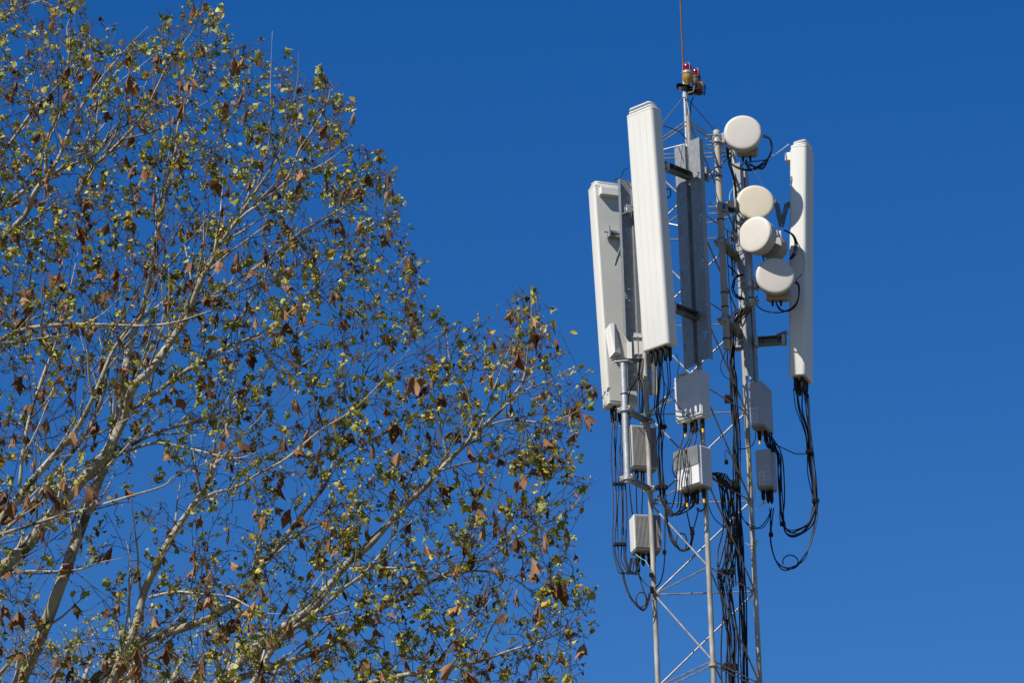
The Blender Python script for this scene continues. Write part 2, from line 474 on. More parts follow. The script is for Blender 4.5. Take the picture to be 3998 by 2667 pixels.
# scissor tilt bracket, top of right panel
t = thing('tilt_bracket', P(3050, 830, 30.94), 'folded dark scissor bracket tilting the right panel antenna', 'bracket')
pts = [P(2990, 795, 30.96), P(3030, 790, 30.95), P(3051, 882, 30.94), P(3072, 798, 30.93), P(3096, 802, 30.93)]
for a, b in ((0, 1), (1, 2), (2, 3), (3, 4)):
    MB().beam(pts[a], pts[b], .04, .032, up=V((0, 1, 0))).build('strut', 'galv_dark', t)
for q in (1, 2, 3):
    MB().tube([pts[q] + V((0, -.035, 0)), pts[q] + V((0, .035, 0))], .008, 8).build('pivot_bolt', 'galv', t)
t = thing('tilt_bracket', P(3060, 1310, 30.93), 'small stubby hinge bracket at the end of the lower right arm', 'bracket')
MB().beam(P(3033, 1313, 30.93), P(3074, 1297, 30.93), .03, .022, up=V((0, 1, 0))).build('strut', 'galv_dark', t)
MB().tube([P(3072, 1298, 30.88), P(3072, 1298, 30.97)], .010, 8).build('pivot_bolt', 'galv', t)
# clamps on the L channel
t = thing('pipe_clamp', P(2445, 820, 31.0), 'galvanised clamp block on the left mounting channel', 'clamp')
m = MB(fr_at(2452, 818, 31.02, -nL)); m.box((0, 0, 0), (.05, .05, .07), .004); m.build('clamp_body', 'galv', t)
m = MB(fr_at(2452, 818, 31.02, -nL)); m.tube([(-.04, -.02, .02), (.06, -.02, .02)], .005, 6); m.tube([(-.04, -.02, -.02), (.06, -.02, -.02)], .005, 6); m.build('bolts', 'galv_dark', t)

# ------------------------------------------------------------------ mounting pipes
def pipe(a, b, r, mt, label, bands, cap=True):
    """upright pipe between two world points; bands are pixel heights of clamps"""
    a, b = V(a), V(b)
    a = V((b.x, b.y, a.z))
    t = thing('mounting_pipe', b, label, 'pipe', 'mounting pipes clamped to the tower legs')
    m = MB(); m.tube([a, a.lerp(b, .5), b], r, 18); pp = m.build('tube', mt, t)
    if cap:
        m = MB(Matrix.Translation(a)); m.lathe([(r * 1.04, -.03), (r * 1.04, .001), (r * .9, .007)], 18); m.build('end_cap', mt, t)
    m = MB(Matrix.Translation(b)); m.lathe([(r * .86, .01), (r * 1.01, .008), (r * 1.01, -.004), (r * .86, -.004)], 18); m.build('rim', mt, t)
    for z, dr, kind in bands:
        c = V((b.x, b.y, z))
        if kind == 'tie':
            m = MB(Matrix.Translation(c)); m.lathe([(r * 1.0, -.005), (r + .004, -.004), (r + .004, .004), (r, .005)], 16); m.build('band', 'black', t)
        else:
            fm = frame(c, dr)
            m = MB(fm); m.lathe([(r * 1.0, -.018), (r + .010, -.018), (r + .010, .018), (r, .018)], 16); m.box((0, r + .03, 0), (.075, .035, .05), .004); cl = m.build('clamp', 'galv_dark', t)
            m = MB(fm)
            for sx in (-1, 1): m.tube([(sx * (r + .012), -r - .045, 0), (sx * (r + .012), r + .07, 0)], .0045, 6)
            m.build('clamp_bolts', 'galv', cl)
    return t
def zof(px, py, Y): return P(px, py, Y).z
Y1 = 30.60
b1 = P(2838, 1362, Y1)
d1 = (V((1.66, 30.85, 0)) - V((b1.x, b1.y, 0)))
pipe(P(2798, 512, Y1), b1, .027, 'beige', 'tall beige mounting pipe with a capped top left of the dishes',
     [(zof(2800, y, Y1), d1, k) for y, k in ((530, 'tie'), (655, 'tie'), (690, 'tie'), (858, 'tie'), (940, 'clamp'), (1245, 'clamp'), (1145, 'tie'), (1200, 'tie'), (1325, 'tie'))])
Y3 = 30.64
b3 = P(2933, 1192, Y3)
pipe(P(2899, 838, Y3), b3, .0255, 'galv', 'short galvanised mounting pipe behind the two lower dishes',
     [(zof(2920, y, Y3), V((.1, 1, 0)), k) for y, k in ((905, 'tie'), (1166, 'tie'))])
Y2 = 30.70
b2 = P(2451, 1884, Y2)
pipe(P(2429, 1414, Y2), b2, .0285, 'galv', 'thick galvanised stand-off pipe in front of the left panel antenna bottom',
     [(zof(2440, y, Y2), V((.5, .5, 0)), k) for y, k in ((1540, 'tie'), (1860, 'tie'))])
# stand-off brackets: pipe 2 to leg L, pipe 1 to the frame, pipe 3 to leg R
def standoff(p, q, label, w=.05, h=.03):
    t = thing('standoff_bracket', q, label, 'bracket', 'stand-off brackets joining pipes and legs')
    MB().beam(p, q, w, h).build('plate', 'galv_dark', t)
    d = (q - p).normalized()
    for e, r in ((p, .036), (q, .028)):
        m = MB(Matrix.Translation(e)); m.lathe([(r, -.022), (r + .007, -.018), (r + .007, .018), (r, .022)], 16); m.build('ring', 'galv', t)
        for sx in (-1, 1):
            m = MB(frame(e, d)); m.box((sx * (r + .012), 0, 0), (.02, .05, .038), .003); m.build('lug', 'galv', t)
        m = MB(frame(e, d)); m.tube([(r + .012, -.06, .0), (r + .012, .06, 0)], .0048, 6); m.tube([(-r - .012, -.06, 0), (-r - .012, .06, 0)], .0048, 6); m.build('bolts', 'galv_dark', t)
def at_z(k, z): return V((legs[k].x, legs[k].y, z))
for y, lb in ((1600, 'upper stand-off bracket between the thick left pipe and the left leg'), (1868, 'lower stand-off bracket between the thick left pipe and the left leg')):
    z = zof(2445, y, Y2); standoff(V((b2.x, b2.y, z)), at_z('L', z), lb)
for y, lb in ((945, 'upper dark bracket between the beige pipe and the right leg'), (1250, 'lower dark bracket between the beige pipe and the right leg')):
    z = zof(2818, y, Y1); standoff(V((b1.x, b1.y, z)), at_z('R', z), lb, .07, .04)
for y, lb in ((860, 'upper bracket between the short galvanised pipe and the right leg'), (1180, 'lower bracket between the short galvanised pipe and the right leg')):
    z = zof(2920, y, Y3); standoff(V((b3.x, b3.y, z)), at_z('R', z), lb, .045, .03)
for y, k, lb in ((680, 'M', 'upper clamp fixing the middle channel to the front leg'), (1228, 'M', 'lower clamp fixing the middle channel to the front leg')):
    z = zof(2720, y, MY); t = thing('pipe_clamp', at_z('M', z), lb, 'clamp', 'clamps on the tower legs')
    m = MB(frame(at_z('M', z), -nC)); m.lathe([(.0205, -.025), (.03, -.025), (.03, .025), (.0205, .025)], 14); m.box((.05, 0, 0), (.035, .05, .05), .004); m.box((-.05, 0, 0), (.035, .05, .05), .004); m.build('clamp_body', 'black2', t)
    m = MB(frame(at_z('M', z), -nC)); m.tube([(.05, -.08, 0), (.05, .06, 0)], .005, 6); m.tube([(-.05, -.08, 0), (-.05, .06, 0)], .005, 6); m.build('bolts', 'galv_dark', t)
z = zof(2900, 1345, 30.98); t = thing('pipe_clamp', at_z('R', z), 'rust stained clamp holding the lower right arm to the right leg', 'clamp', 'clamps on the tower legs')
m = MB(frame(at_z('R', z), -nR)); m.lathe([(.0205, -.03), (.031, -.03), (.031, .03), (.0205, .03)], 14); m.box((0, .05, 0), (.06, .04, .07), .004); m.build('clamp_body', 'galv_dark', t)
m = MB(frame(at_z('R', z), -nR)); m.tube([(.035, -.05, .02), (.035, .13, .02)], .005, 6); m.tube([(-.035, -.05, -.02), (-.035, .13, -.02)], .005, 6); m.build('bolts', 'galv', t)

# ------------------------------------------------------------------ microwave dishes
def dish(px, py, Y, az, R, dep, mt, label, box=None, pipe_at=None, up=0):
    """az = degrees the face turns to the left of facing the viewer"""
    a = math.radians(az)
    n = V((-math.sin(a), -math.cos(a), math.tan(math.radians(up)))).normalized()
    fm = frame(P(px, py, Y), -n, V((0, 0, 1)))
    fm = Matrix((fm.col[0].xyz, -n, fm.col[0].xyz.cross(-n))).transposed().to_4x4(); fm.translation = P(px, py, Y)
    t = thing('microwave_dish', fm.translation, label, 'dish antenna', 'round microwave dishes on the tower')
    m = MB(fm); m.lathe([(.001, -.004), (R * .5, -.0035), (R * .85, -.0015), (R * .975, .0005), (R, .004), (R, .012)], 48, 'y'); m.build('face', mt, t, angle=50)
    m = MB(fm); m.lathe([(R + .0005, .010), (R + .005, .012), (R + .005, .02), (R + .0005, .022)], 48, 'y'); m.build('rim', 'shroud', t)
    m = MB(fm); m.lathe([(R * .985, .013), (R * .985, dep), (R * .93, dep + .012), (R * .55, dep + .035), (R * .3, dep + .04)], 48, 'y'); m.build('shroud', 'shroud', t)
    m = MB(fm); m.lathe([(.035, dep + .03), (.035, dep + .085)], 20, 'y'); m.build('hub', 'galv_dark', t)
    if box:
        bx, bz, bw, bh, bd = box
        m = MB(fm); m.box((bx, dep + .08, bz), (bw, bd, bh), .018); rb = m.build('radio_box', 'radio_tan', t)
        m = MB(fm); m.box((bx - bw * .5, dep + .05, bz - bh * .1), (.014, .02, .03), .003); m.box((bx + bw * .42, dep + .05, bz - bh * .44), (.014, .02, .018), .003); m.build('latch', 'dish', rb)
        for q in (-.25, .1): 
            m = MB(fm); m.lathe([(.010, 0), (.010, -.03), (.006, -.045)], 10, 'z', (bx + q * bw, dep + .08, bz - bh / 2)); m.build('cable_gland', 'black', rb)
    if pipe_at is not None:
        q = fm.inverted() @ pipe_at
        m = MB(); e = fm @ V((0, dep + .06, 0)); e2 = V((pipe_at.x, pipe_at.y, e.z)); d_ = (e2 - e)
        m.beam(e, e2 - d_.normalized() * .03, .03, .07); m.build('mount_arm', 'galv_dark', t)
        f2 = frame(e2, e - e2); m = MB(f2); m.lathe([(.0275, -.03), (.035, -.03), (.035, .03), (.0275, .03)], 14); m.box((0, .05, 0), (.09, .025, .09), .004); m.build('mount_clamp', 'galv', t)
        m = MB(f2)
        for zz in (-.028, .028):
            for sx in (-1, 1): m.tube([(sx * .038, -.09, zz), (sx * .038, .06, zz)], .0045, 6)
        m.build('clamp_bolts', 'galv', t)
    return t, fm
P1 = V((b1.x, b1.y, 0)); P3 = V((b3.x, b3.y, 0))
dish(2900, 515, 30.46, 3, .147, .085, 'dish', 'top round white dish, highest of the four', (.035, -.065, .17, .16, .09), P1)
dish(2949, 788, 30.50, 0, .147, .05, 'cream', 'cream yellow dish half hidden by the dish below it', None, P1, up=2)
t3, f3 = dish(2944, 914, 30.36, 33, .147, .11, 'dish', 'third dish from the top, turned sideways to show its deep drum', None, P3)
m = MB(f3); m.lathe([(.05, .15), (.05, .26)], 20, 'y'); m.build('neck', 'galv_dark', t3)
m = MB(f3); m.lathe([(.06, .25), (.098, .262), (.104, .30), (.104, .35), (.09, .372), (.03, .38)], 28, 'y', (0, 0, -.02)); m.build('radio_drum', 'radio_tan', t3)
m = MB(f3); m.box((.03, .275, .075), (.085, .06, .05), .006); m.box((.075, .30, .05), (.018, .03, .11), .004); m.box((.0, .265, .03), (.03, .04, .07), .006); m.build('mount_yoke', 'rru_white', t3)
dish(3027, 1075, 30.45, -2, .149, .07, 'dish', 'lowest round white dish of the four, with its small radio box', (.03, -.075, .19, .17, .10), P3)

# ------------------------------------------------------------------ remote radio units
def rru(px, py, Y, n, w, d, h, label, style, ncon=4, mts=('rru', 'rru')):
    """box whose front (local -y) faces n; px, py = middle of the bottom"""
    fm = frame(P(px, py, Y), -V(n))
    t = thing('radio_unit', fm.translation, label, 'radio unit', 'grey radio boxes on the tower legs')
    m = MB(fm); m.box((0, 0, h / 2), (w, d, h), .006); body = m.build('body', mts[0], t)
    m = MB(fm); m.box((0, -d / 2 - .003, h / 2), (w * .96, .006, h * .97), .002); cv = m.build('front_cover', mts[1], t)
    for sx in (-1, 1):
        for sz in (.06, .5, .94):
            m = MB(fm); m.tube([(sx * w * .455, -d / 2 - .005, h * sz), (sx * w * .455, -d / 2 - .010, h * sz)], .004, 6); m.build('screw', 'rru_dark', cv)
    if style in ('fins', 'halffins'):
        m = MB(fm); k = int(w / .0105)
        z0, z1 = (h * .52, h * .99) if style == 'halffins' else (h * .03, h * .97)
        for i in range(k):
            x = (i + .5) / k * w * .97 - w * .485
            m.box((x, -d / 2 - .018, (z0 + z1) / 2), (.0042, .026, z1 - z0))
        m.build('heat_fins', 'fins', t, False)
        if style == 'halffins':
            m = MB(fm); m.box((w * .12, -d / 2 - .013, h * .27), (w * .70, .018, h * .46), .004); m.build('cover_plate', 'rru_white', t)
    if style == 'louvre':
        m = MB(fm)
        for i in range(9): m.box((-w * .32 + i * w * .085, -d / 2 - .007, h * .075), (w * .05, .003, .022))
        m.build('vent_slots', 'rru_dark', cv, False)
        m = MB(fm); m.box((-w * .15, -d / 2 - .006, h * 1.02), (w * .3, .03, .016), .003); m.build('handle', 'rru', t)
        for zz in (.15, .45, .8): 
            m = MB(fm); m.box((w / 2 + .002, -.01, h * zz), (.004, .012, .012), .001); m.build('side_screw', 'rru_white', t)
    if style == 'label':
        m = MB(fm); m.box((-w * .12, -d / 2 - .0068, h * .24), (w * .42, .0012, h * .34)); st = m.build('sticker', 'sticker', cv, False)
        m = MB(fm)
        for zz, ww in ((.37, .2), (.33, .34), (.305, .34), (.25, .28), (.22, .3), (.19, .25), (.14, .34), (.115, .3)): m.box((-w * .12, -d / 2 - .0078, h * zz), (w * ww, .0006, h * .010))
        m.build('label_print', 'print', st, False)
    m = MB(fm); m.box((0, d / 2 + .018, h * .5), (w * .45, .034, h * .6), .004); m.build('mount_plate', 'galv', t)
    m = MB(fm); m.box((0, .0, -.006), (w * .94, d * .9, .012), .003); m.build('base', 'rru_dark' if style != 'louvre' else 'rru_white', t)
    for i in range(ncon):
        x = (i + .5) / ncon * w * .8 - w * .4; L = .07 + .015 * (i % 3)
        m = MB(fm @ Matrix.Translation((x, -.01 + .02 * (i % 2), 0))); m.lathe([(.013, -.008), (.0165, -.02), (.0165, -L), (.009, -L - .02), (.006, -L - .028)], 10); c = m.build('connector', 'black', t)
        if i % 3 == 0:
            m = MB(fm @ Matrix.Translation((x, -.01 + .02 * (i % 2), 0))); m.lathe([(.0085, -L - .022), (.0085, -L - .052)], 8); m.build('yellow_tape', 'yellow', c)
    return t, fm
rru(2708, 1640, 30.235, nC, .275, .105, .37, 'tall flat grey radio box on the front leg, under the middle channel', 'louvre', 4, ('rru', 'rru'))
rru(2714, 1914, 30.225, nC, .26, .13, .32, 'radio box with fins above a white plate, second box down on the front leg', 'halffins', 4)
rru(2510, 1836, 31.10, V((.30, -.95, 0)), .215, .08, .36, 'ribbed radio box behind the left leg, hung beside the thick pipe', 'fins', 3)
rru(2522, 2158, 31.09, V((.22, -.97, 0)), .22, .14, .29, 'lowest ribbed radio box with a white side, behind the left leg', 'fins', 4, ('rru_white', 'fins'))
rru(2976, 1680, 30.95, V((-.36, -.93, 0)), .112, .25, .37, 'upper plain grey radio box with stickers on the right leg', 'label', 2, ('rru_grey', 'rru_grey'))
rru(2996, 1912, 30.90, V((-.32, -.95, 0)), .125, .16, .31, 'lower plain grey radio box with stickers on the right leg', 'label', 3, ('rru_grey', 'rru_grey'))

# ------------------------------------------------------------------ small wedge antenna with its bracket
wp = P(2390, 1398, 30.70)
t = thing('wedge_antenna', wp, 'small white wedge shaped antenna facing left on top of the thick pipe', 'antenna')
H = .275
face = [P(2361, 1290, 30.74), P(2382, 1263, 30.70), P(2402, 1372, 30.66), P(2379, 1399, 30.72)]
back = [p + V((.045, .05, 0)) for p in face]
m = MB(); m.loft([face, [face[i].lerp(back[i], .15) for i in range(4)], back]); m.build('wedge_cover', 'radome', t, angle=15)
strip = [P(2382, 1262, 30.70), P(2398, 1262, 30.71), P(2404, 1378, 30.69), P(2402, 1374, 30.66)]
m = MB(); m.loft([strip, [p + V((.02, .05, 0)) for p in strip]]); m.build('cover_rim', 'radome', t, angle=15)
m = MB();
q = [P(2404, 1282, 30.74), P(2432, 1308, 30.75), P(2454, 1336, 30.76), P(2454, 1404, 30.76), P(2404, 1402, 30.74)]
m.loft([[p for p in q], [p + V((.01, .05, 0)) for p in q]]); m.build('side_plate', 'shroud', t, angle=15)
m = MB(); m.tube(q[:4], .006, 6); m.build('plate_edge', 'radome', t)
m = MB(); m.beam(P(2456, 1338, 30.74), P(2458, 1402, 30.74), .03, .04, up=V((1, 0, 0))); m.build('rail', 'radome', t, False)
t = thing('hinge_bracket', P(2490, 1385, 30.74), 'dirty white hinge bracket between the wedge antenna and the middle panel', 'bracket')
for x in (2480, 2499):
    MB().beam(P(x, 1312, 30.74), P(x + 4, 1384, 30.74), .022, .028, up=V((1, 0, 0))).build('side_rail', 'dish', t, False)
m = MB(); m.beam(P(2474, 1308, 30.75), P(2504, 1312, 30.75), .03, .03); m.beam(P(2476, 1384, 30.75), P(2506, 1384, 30.75), .03, .02); m.build('cross_rail', 'shroud', t, False)
m = MB(); m.tube([P(2465, 1318, 30.72), P(2508, 1320, 30.72)], .006, 6); m.build('bolt', 'galv_dark', t)
t = thing('pipe_saddle', P(2430, 1412, 30.72), 'dark clamp saddle under the small wedge antenna', 'clamp')
m = MB(); m.beam(P(2395, 1406, 30.70), P(2490, 1410, 30.80), .06, .022); m.build('saddle_plate', 'galv_dark', t)
m = MB(); m.tube([P(2388, 1420, 30.68), P(2400, 1412, 30.68), P(2450, 1408, 30.66), P(2470, 1416, 30.68)], .006, 6); m.build('u_bolt', 'galv', t)

# ------------------------------------------------------------------ cables
ORD = ['leftmost', 'second from left', 'third from left', 'fourth from left', 'fifth from left', 'rightmost']
JQ = random.Random(5)
def cable(pts, r, label, group, mt='black', name='coaxial_cable', n=6, sub=5, jit=0):
    if jit:
        e_ = len(pts) - 1
        pts = [p if i in (0, e_) else (p[0] + JQ.uniform(-jit, jit), p[1] + JQ.uniform(-jit, jit), p[2] + JQ.uniform(-.015, .015)) for i, p in enumerate(pts)]
        r *= JQ.uniform(.72, 1.15)
    ps = spline([P(*p) for p in pts], sub)
    o = MB().tube(ps, r, n).build(name, mt)
    return tag(o, label, 'cable', group)
def bundle(pts, n, spread, r, label, group, seed, mt='black', sy=.03):
    q = random.Random(seed)
    for i in range(n):
        u = (i + .5) / n * 2 - 1
        ph = q.random() * 6
        pp = []
        for k, p in enumerate(pts):
            s = p[3] if len(p) > 3 else 1.0
            pp.append((p[0] + spread * s * (u + .45 * math.sin(k * 1.3 + ph)), p[1] + q.uniform(-5, 5), p[2] + sy * q.uniform(-1, 1)))
        cable(pp, r * q.uniform(.85, 1.1), label, group, mt if q.random() < .6 else 'black2')
CL = 'coax_'
# from the middle panel down the left leg
xs0 = [2556, 2568, 2578, 2590, 2604, 2618]
for i, x in enumerate(xs0):
    cable([(x - 8, 1382, 29.97), (x, 1420, 29.98), (x - 3 + i, 1520, 30.1), (2562 + i * 6, 1600, 30.4), (2572 + i * 4, 1668, 30.65), (2563 + i * 5, 1740, 30.75), (2566 + i * 5, 1810, 30.8), (2574 + i * 4, 1900, 30.8)],
          .0058, ORD[i] + ' black cable in the row hanging from the middle panel antenna', 'cables below the middle panel', 'black' if i % 2 else 'black2', jit=6)
for i in range(5):
    e = 2640 + i * 13
    cable([(2574 + i * 4, 1895, 30.8), (2578 + i * 5, 1950, 30.8), (2596 + i * 8, 1995 + i * 2, 30.75), (2622 + i * 9, 2012 - i * 2, 30.6), (e + 14, 1985 - i * 4, 30.4), (e + 22, 1930, 30.25)], .0058,
          ORD[i] + ' black jumper cable sagging from the left leg to the finned box', 'jumper cables sagging between the legs', jit=7)
bundle([(2592, 1895, 30.8), (2595, 1960, 30.8), (2606, 2050, 30.8), (2630, 2115, 30.75, 1.5), (2663, 2150, 30.7), (2692, 2138, 30.6), (2703, 2090, 30.5), (2698, 2060, 30.45)], 4, 3.5, .0055, 'black cable in the long loop hanging between the left and front legs', 'cables of the middle loop', 3)
cable([(2698, 2080, 30.46), (2688, 2030, 30.35), (2680, 1995, 30.28)], .005, 'thin black cable rising left to a yellow taped plug below the finned box', None)
cable([(2704, 2080, 30.46), (2718, 2030, 30.35), (2728, 1985, 30.28)], .005, 'thin black cable rising right to a yellow taped plug below the finned box', None)
ring = [(2661 + 21 * math.cos(a), 2118 + 34 * math.sin(a), 30.7) for a in [k * math.pi / 5 for k in range(12)]]
cable(ring, .0055, 'oval coil of black cable hanging between the left and front legs', None)
cable([(2594, 1905, 30.8), (2596, 2040, 30.8), (2595, 2150, 30.8), (2592, 2215, 30.82), (2580, 2270, 30.88), (2560, 2298, 30.95)], .0055, 'single black cable dropping right of the lowest ribbed box to the left leg', None)
# jumpers between the two boxes on the front leg
for i, (a, b) in enumerate(((2668, 2640), (2690, 2655), (2706, 2668), (2724, 2690))):
    cable([(a, 1690 - i * 12, 30.22), (a - 4, 1722, 30.19), (b + 6, 1770, 30.14), (b, 1830, 30.11), (b - 2 - i, 1900, 30.11), (b - 10 + i * 8, 1960, 30.18), (b - 18 + i * 6, 1985, 30.25)], .0058,
          (ORD[:3] + ORD[5:])[i] + ' of four jumper cables running over the face of the finned box', 'jumper cables over the finned box', 'black' if i % 2 else 'black2', jit=6)
cable([(2648, 1775, 30.1), (2630, 1800, 30.1), (2626, 1840, 30.1), (2640, 1868, 30.1), (2646, 1880, 30.1)], .005, 'short black cable bowing out left of the finned box', None)
cable([(2582, 1460, 30.3), (2610, 1530, 30.1), (2660, 1600, 30.05), (2705, 1645, 30.08), (2735, 1690, 30.2), (2740, 1740, 30.25)], .0035, 'thin black wire crossing the face of the tall flat box', None)
bundle([(2718, 1985, 30.2), (2735, 1998, 30.25), (2752, 1985, 30.28), (2760, 1945, 30.3)], 2, 3, .0045, 'thin black cable curling under the finned box to the front leg', 'thin cables under the finned box', 8)
# left panel cables
for i in range(6):
    x = 2390 + i * 9 + (4 if i > 2 else 0)
    cable([(x + 2, 1640, 31.33), (x, 1700, 31.3), (x - 1, 1800, 31.25), (x + 5, 1890, 31.2), (x + 6, 2000, 31.15), (x + 4, 2120, 31.1), (x + 9, 2190, 31.08), (x + 28, 2232, 31.06), (x + 52, 2240, 31.05), (x + 66 - i * 2, 2222, 31.05), (x + 72 - i * 5, 2180, 31.05)], .0058,
          ORD[i] + ' black cable in the row dropping from the left panel antenna', 'cables of the left panel', 'black' if i % 2 else 'black2', jit=4)
for i in range(3):
    cable([(2462 + i * 24, 1850, 31.05), (2458 + i * 26, 1900, 31.02), (2466 + i * 20, 1985, 31.03), (2470 + i * 18, 2010, 31.04)], .0058, ('leftmost', 'middle', 'rightmost')[i] + ' short black cable linking the two ribbed boxes on the left leg', 'short cables between the ribbed boxes')
bundle([(2432, 2235, 31.05), (2442, 2275, 31.03), (2462, 2330, 31.0), (2492, 2372, 30.97), (2515, 2384, 30.95), (2530, 2360, 30.94), (2538, 2320, 30.95)], 3, 3.5, .005, 'black cable in the lowest loop hung on the left leg', 'cables of the lowest left loop', 5)
bundle([(2474, 2180, 31.02), (2490, 2230, 31.0), (2508, 2290, 30.98), (2522, 2330, 30.96), (2524, 2365, 30.95)], 2, 4, .005, 'black cable running down from the lowest ribbed box into the loop', 'cables under the lowest ribbed box', 6)
cable([(2503 + 20 * math.cos(a), 2343 + 29 * math.sin(a), 30.97) for a in [k * math.pi / 5 for k in range(12)]], .005, 'oval coil of black cable beside the left leg', None)
cable([(2482, 2165, 31.0), (2500, 2180, 30.98), (2520, 2192, 30.97), (2535, 2215, 30.96)], .003, 'thin pale green earth wire from the lowest ribbed box', None, 'mint', 'earth_wire')
cable([(2560, 2300, 30.95), (2530, 2290, 30.97), (2505, 2262, 31.0), (2490, 2235, 31.02), (2480, 2200, 31.03)], .004, 'thin black cable from the left leg back up to the lowest ribbed box', None)
cable([(2455, 1608, 30.95), (2490, 1618, 30.9), (2520, 1617, 30.9), (2550, 1606, 30.9), (2590, 1580, 30.6), (2612, 1560, 30.5)], .004, 'yellow green earth wire draped across the left leg', None, 'ygreen', 'earth_wire')
cable([(2487, 1480, 30.8), (2470, 1510, 30.75), (2456, 1540, 30.72), (2454, 1580, 30.7), (2458, 1640, 30.68), (2462, 1720, 30.68), (2470, 1880, 30.7)], .0045, 'thin black cable tied along the thick left pipe', None)
for i in range(5):
    cable([(2496 + i * 4, 1400, 30.8), (2494 + i * 3, 1440, 30.85), (2486 + i * 4, 1470, 30.9), (2500 + i * 3, 1500, 31.02), (2500 + i * 4, 1560, 31.05), (2492 + i * 4, 1640, 31.08)], .005, 'black cable bunched under the dirty white hinge bracket', 'cables under the hinge bracket', jit=6)
# right panel cables
jq = random.Random(77)
for i in range(6):
    x = 3094 + i * 12
    cable([(a_ + jq.uniform(-6, 6), b_ + jq.uniform(-6, 6), c_ + jq.uniform(-.02, .02)) for a_, b_, c_ in [(x, 1520, 30.93), (x + 4 + (3 - i) * 2, 1600, 30.93), (3142 + i * 4, 1690, 30.92), (3150 + i * 4, 1765, 30.92), (3160 + i * 4, 1850, 30.92), (3172 + i * 3, 1955, 30.9), (3174 + i * 2, 1990, 30.88),
           (3155 + i * 2, 2040 + i * 3, 30.85), (3118, 2073 + i * 4, 30.82), (3075, 2070 + i * 3, 30.8), (3052 + i * 2, 2035, 30.8), (3042 + i * 3, 1960, 30.8), (3042 + i * 3, 1870, 30.8), (3036 + i * 4, 1790, 30.82), (3018 + i * 5, 1755, 30.84), (2990 + i * 6, 1705, 30.88)]],
          (.0042, .0058, .005, .0064, .0046, .0055)[i], ('innermost', 'second', 'third', 'fourth', 'fifth', 'outermost')[i] + ' black cable of the loop from the right panel antenna, counted outwards', 'cables of the right panel loop', 'black' if i % 2 else 'black2')
for i in range(3):
    cable([(3140 + i * 8, 1540, 30.9), (3160 + i * 4, 1680, 30.9), (3170 + i * 3, 1800, 30.9), (3186 + i * 2, 1950, 30.88), (3183 + i * 2, 2030, 30.86), (3166 + i * 2, 2120, 30.84), (3138 + i, 2182, 30.82), (3098, 2216 + i * 3, 30.8), (3062 - i * 2, 2218 + i * 3, 30.8), (3028 - i * 3, 2182, 30.8), (3012 - i * 2, 2120, 30.82), (3008 + i, 2060, 30.84), (3004 + i * 8, 1985, 30.86)],
          .0052, ('innermost', 'middle', 'outermost')[i] + ' black cable in the big lower loop on the far right', 'cables of the lower right loop', jit=5)
ringp = [(3086 + 30 * math.cos(a), 2196 + 27 * math.sin(a), 30.8) for a in [math.pi * .9 + k * math.pi / 6 for k in range(9)]]
cable(ringp, .005, 'small round coil of black cable sitting in the big lower right loop', None)
cable([(3022, 1734, 30.88), (3060, 1752, 30.9), (3105, 1772, 30.91), (3146, 1774, 30.92)], .004, 'thin black wire stretched from the right radio boxes to the panel cables', None)
for i in range(4):
    cable([(2985 + i * 9, 1690, 30.88), (2992 + i * 8, 1735, 30.84), (3012 + i * 7, 1765, 30.82)], .0075, 'thick black cable stub bunched below the upper right radio box', 'cable stubs under the upper right box')
bundle([(3012, 1990, 30.86), (3000, 2030, 30.87), (2972, 2060, 30.9), (2940, 2062, 30.95), (2912, 2040, 30.97), (2896, 2010, 30.97), (2890, 1975, 30.95)], 2, 4, .0042, 'thin black cable sagging behind the right leg under the lower right box', 'thin cables behind the right leg', 12)
cable([(2988, 1962, 30.86), (2970, 1974, 30.88), (2955, 1992, 30.92)], .0035, 'short yellow green wire from the lower right box to the leg', None, 'ygreen', 'earth_wire')
cable([(2922, 1706, 30.96), (2918, 1740, 30.96), (2926, 1790, 30.965), (2930, 1880, 30.965), (2944, 1900, 30.965), (2948, 1940, 30.965), (2944, 1960, 30.965)], .004, 'yellow green earth wire running down the right leg', None, 'ygreen', 'earth_wire')
cable([(2944, 2140, 30.965), (2956, 2110, 30.965), (2954, 2128, 30.96), (2940, 2136, 30.965), (2900, 2118, 30.965)], .004, 'yellow green wire looped round the right leg low down', None, 'ygreen', 'earth_wire')
cable([(2886, 1754, 30.9), (2912, 1752, 30.92), (2935, 1742, 30.9), (2948, 1715, 30.9), (2950, 1690, 30.9)], .0045, 'black cable bending from the riser bundle to the upper right box', None)
# dish cables
bundle([(2923, 640, 30.6), (2975, 655, 30.62), (2998, 620, 30.64), (3014, 585, 30.66), (3006, 545, 30.66), (2978, 528, 30.64)], 3, 3, .005, 'black cable curling round the right of the top dish', 'cables coiled behind the top dish', 21)
bundle([(2840, 575, 30.66), (2845, 620, 30.66), (2870, 650, 30.64), (2920, 662, 30.62), (2965, 650, 30.62), (2995, 625, 30.64)], 3, 4, .005, 'black cable slung below the top dish', 'cables slung below the top dish', 22)
cable([(2913, 622, 30.58), (2915, 640, 30.6), (2925, 656, 30.62)], .009, 'thick black plug lead under the top dish', None)
cable([(2990, 622, 30.66), (3020, 606, 30.7), (3050, 585, 30.8), (3080, 562, 30.9)], .005, 'brown grey cable stretched from the top dish to the right panel top', None, 'shroud')
cable([(2885, 660, 30.8), (2900, 640, 30.75), (2925, 632, 30.7), (2990, 624, 30.66)], .0045, 'black cable from the right leg to the coil under the top dish', None)
cable([(2935, 655, 30.6), (2960, 690, 30.66), (2978, 725, 30.7)], .003, 'thin white wire hanging between the two upper dishes', None, 'white_wire', 'earth_wire')
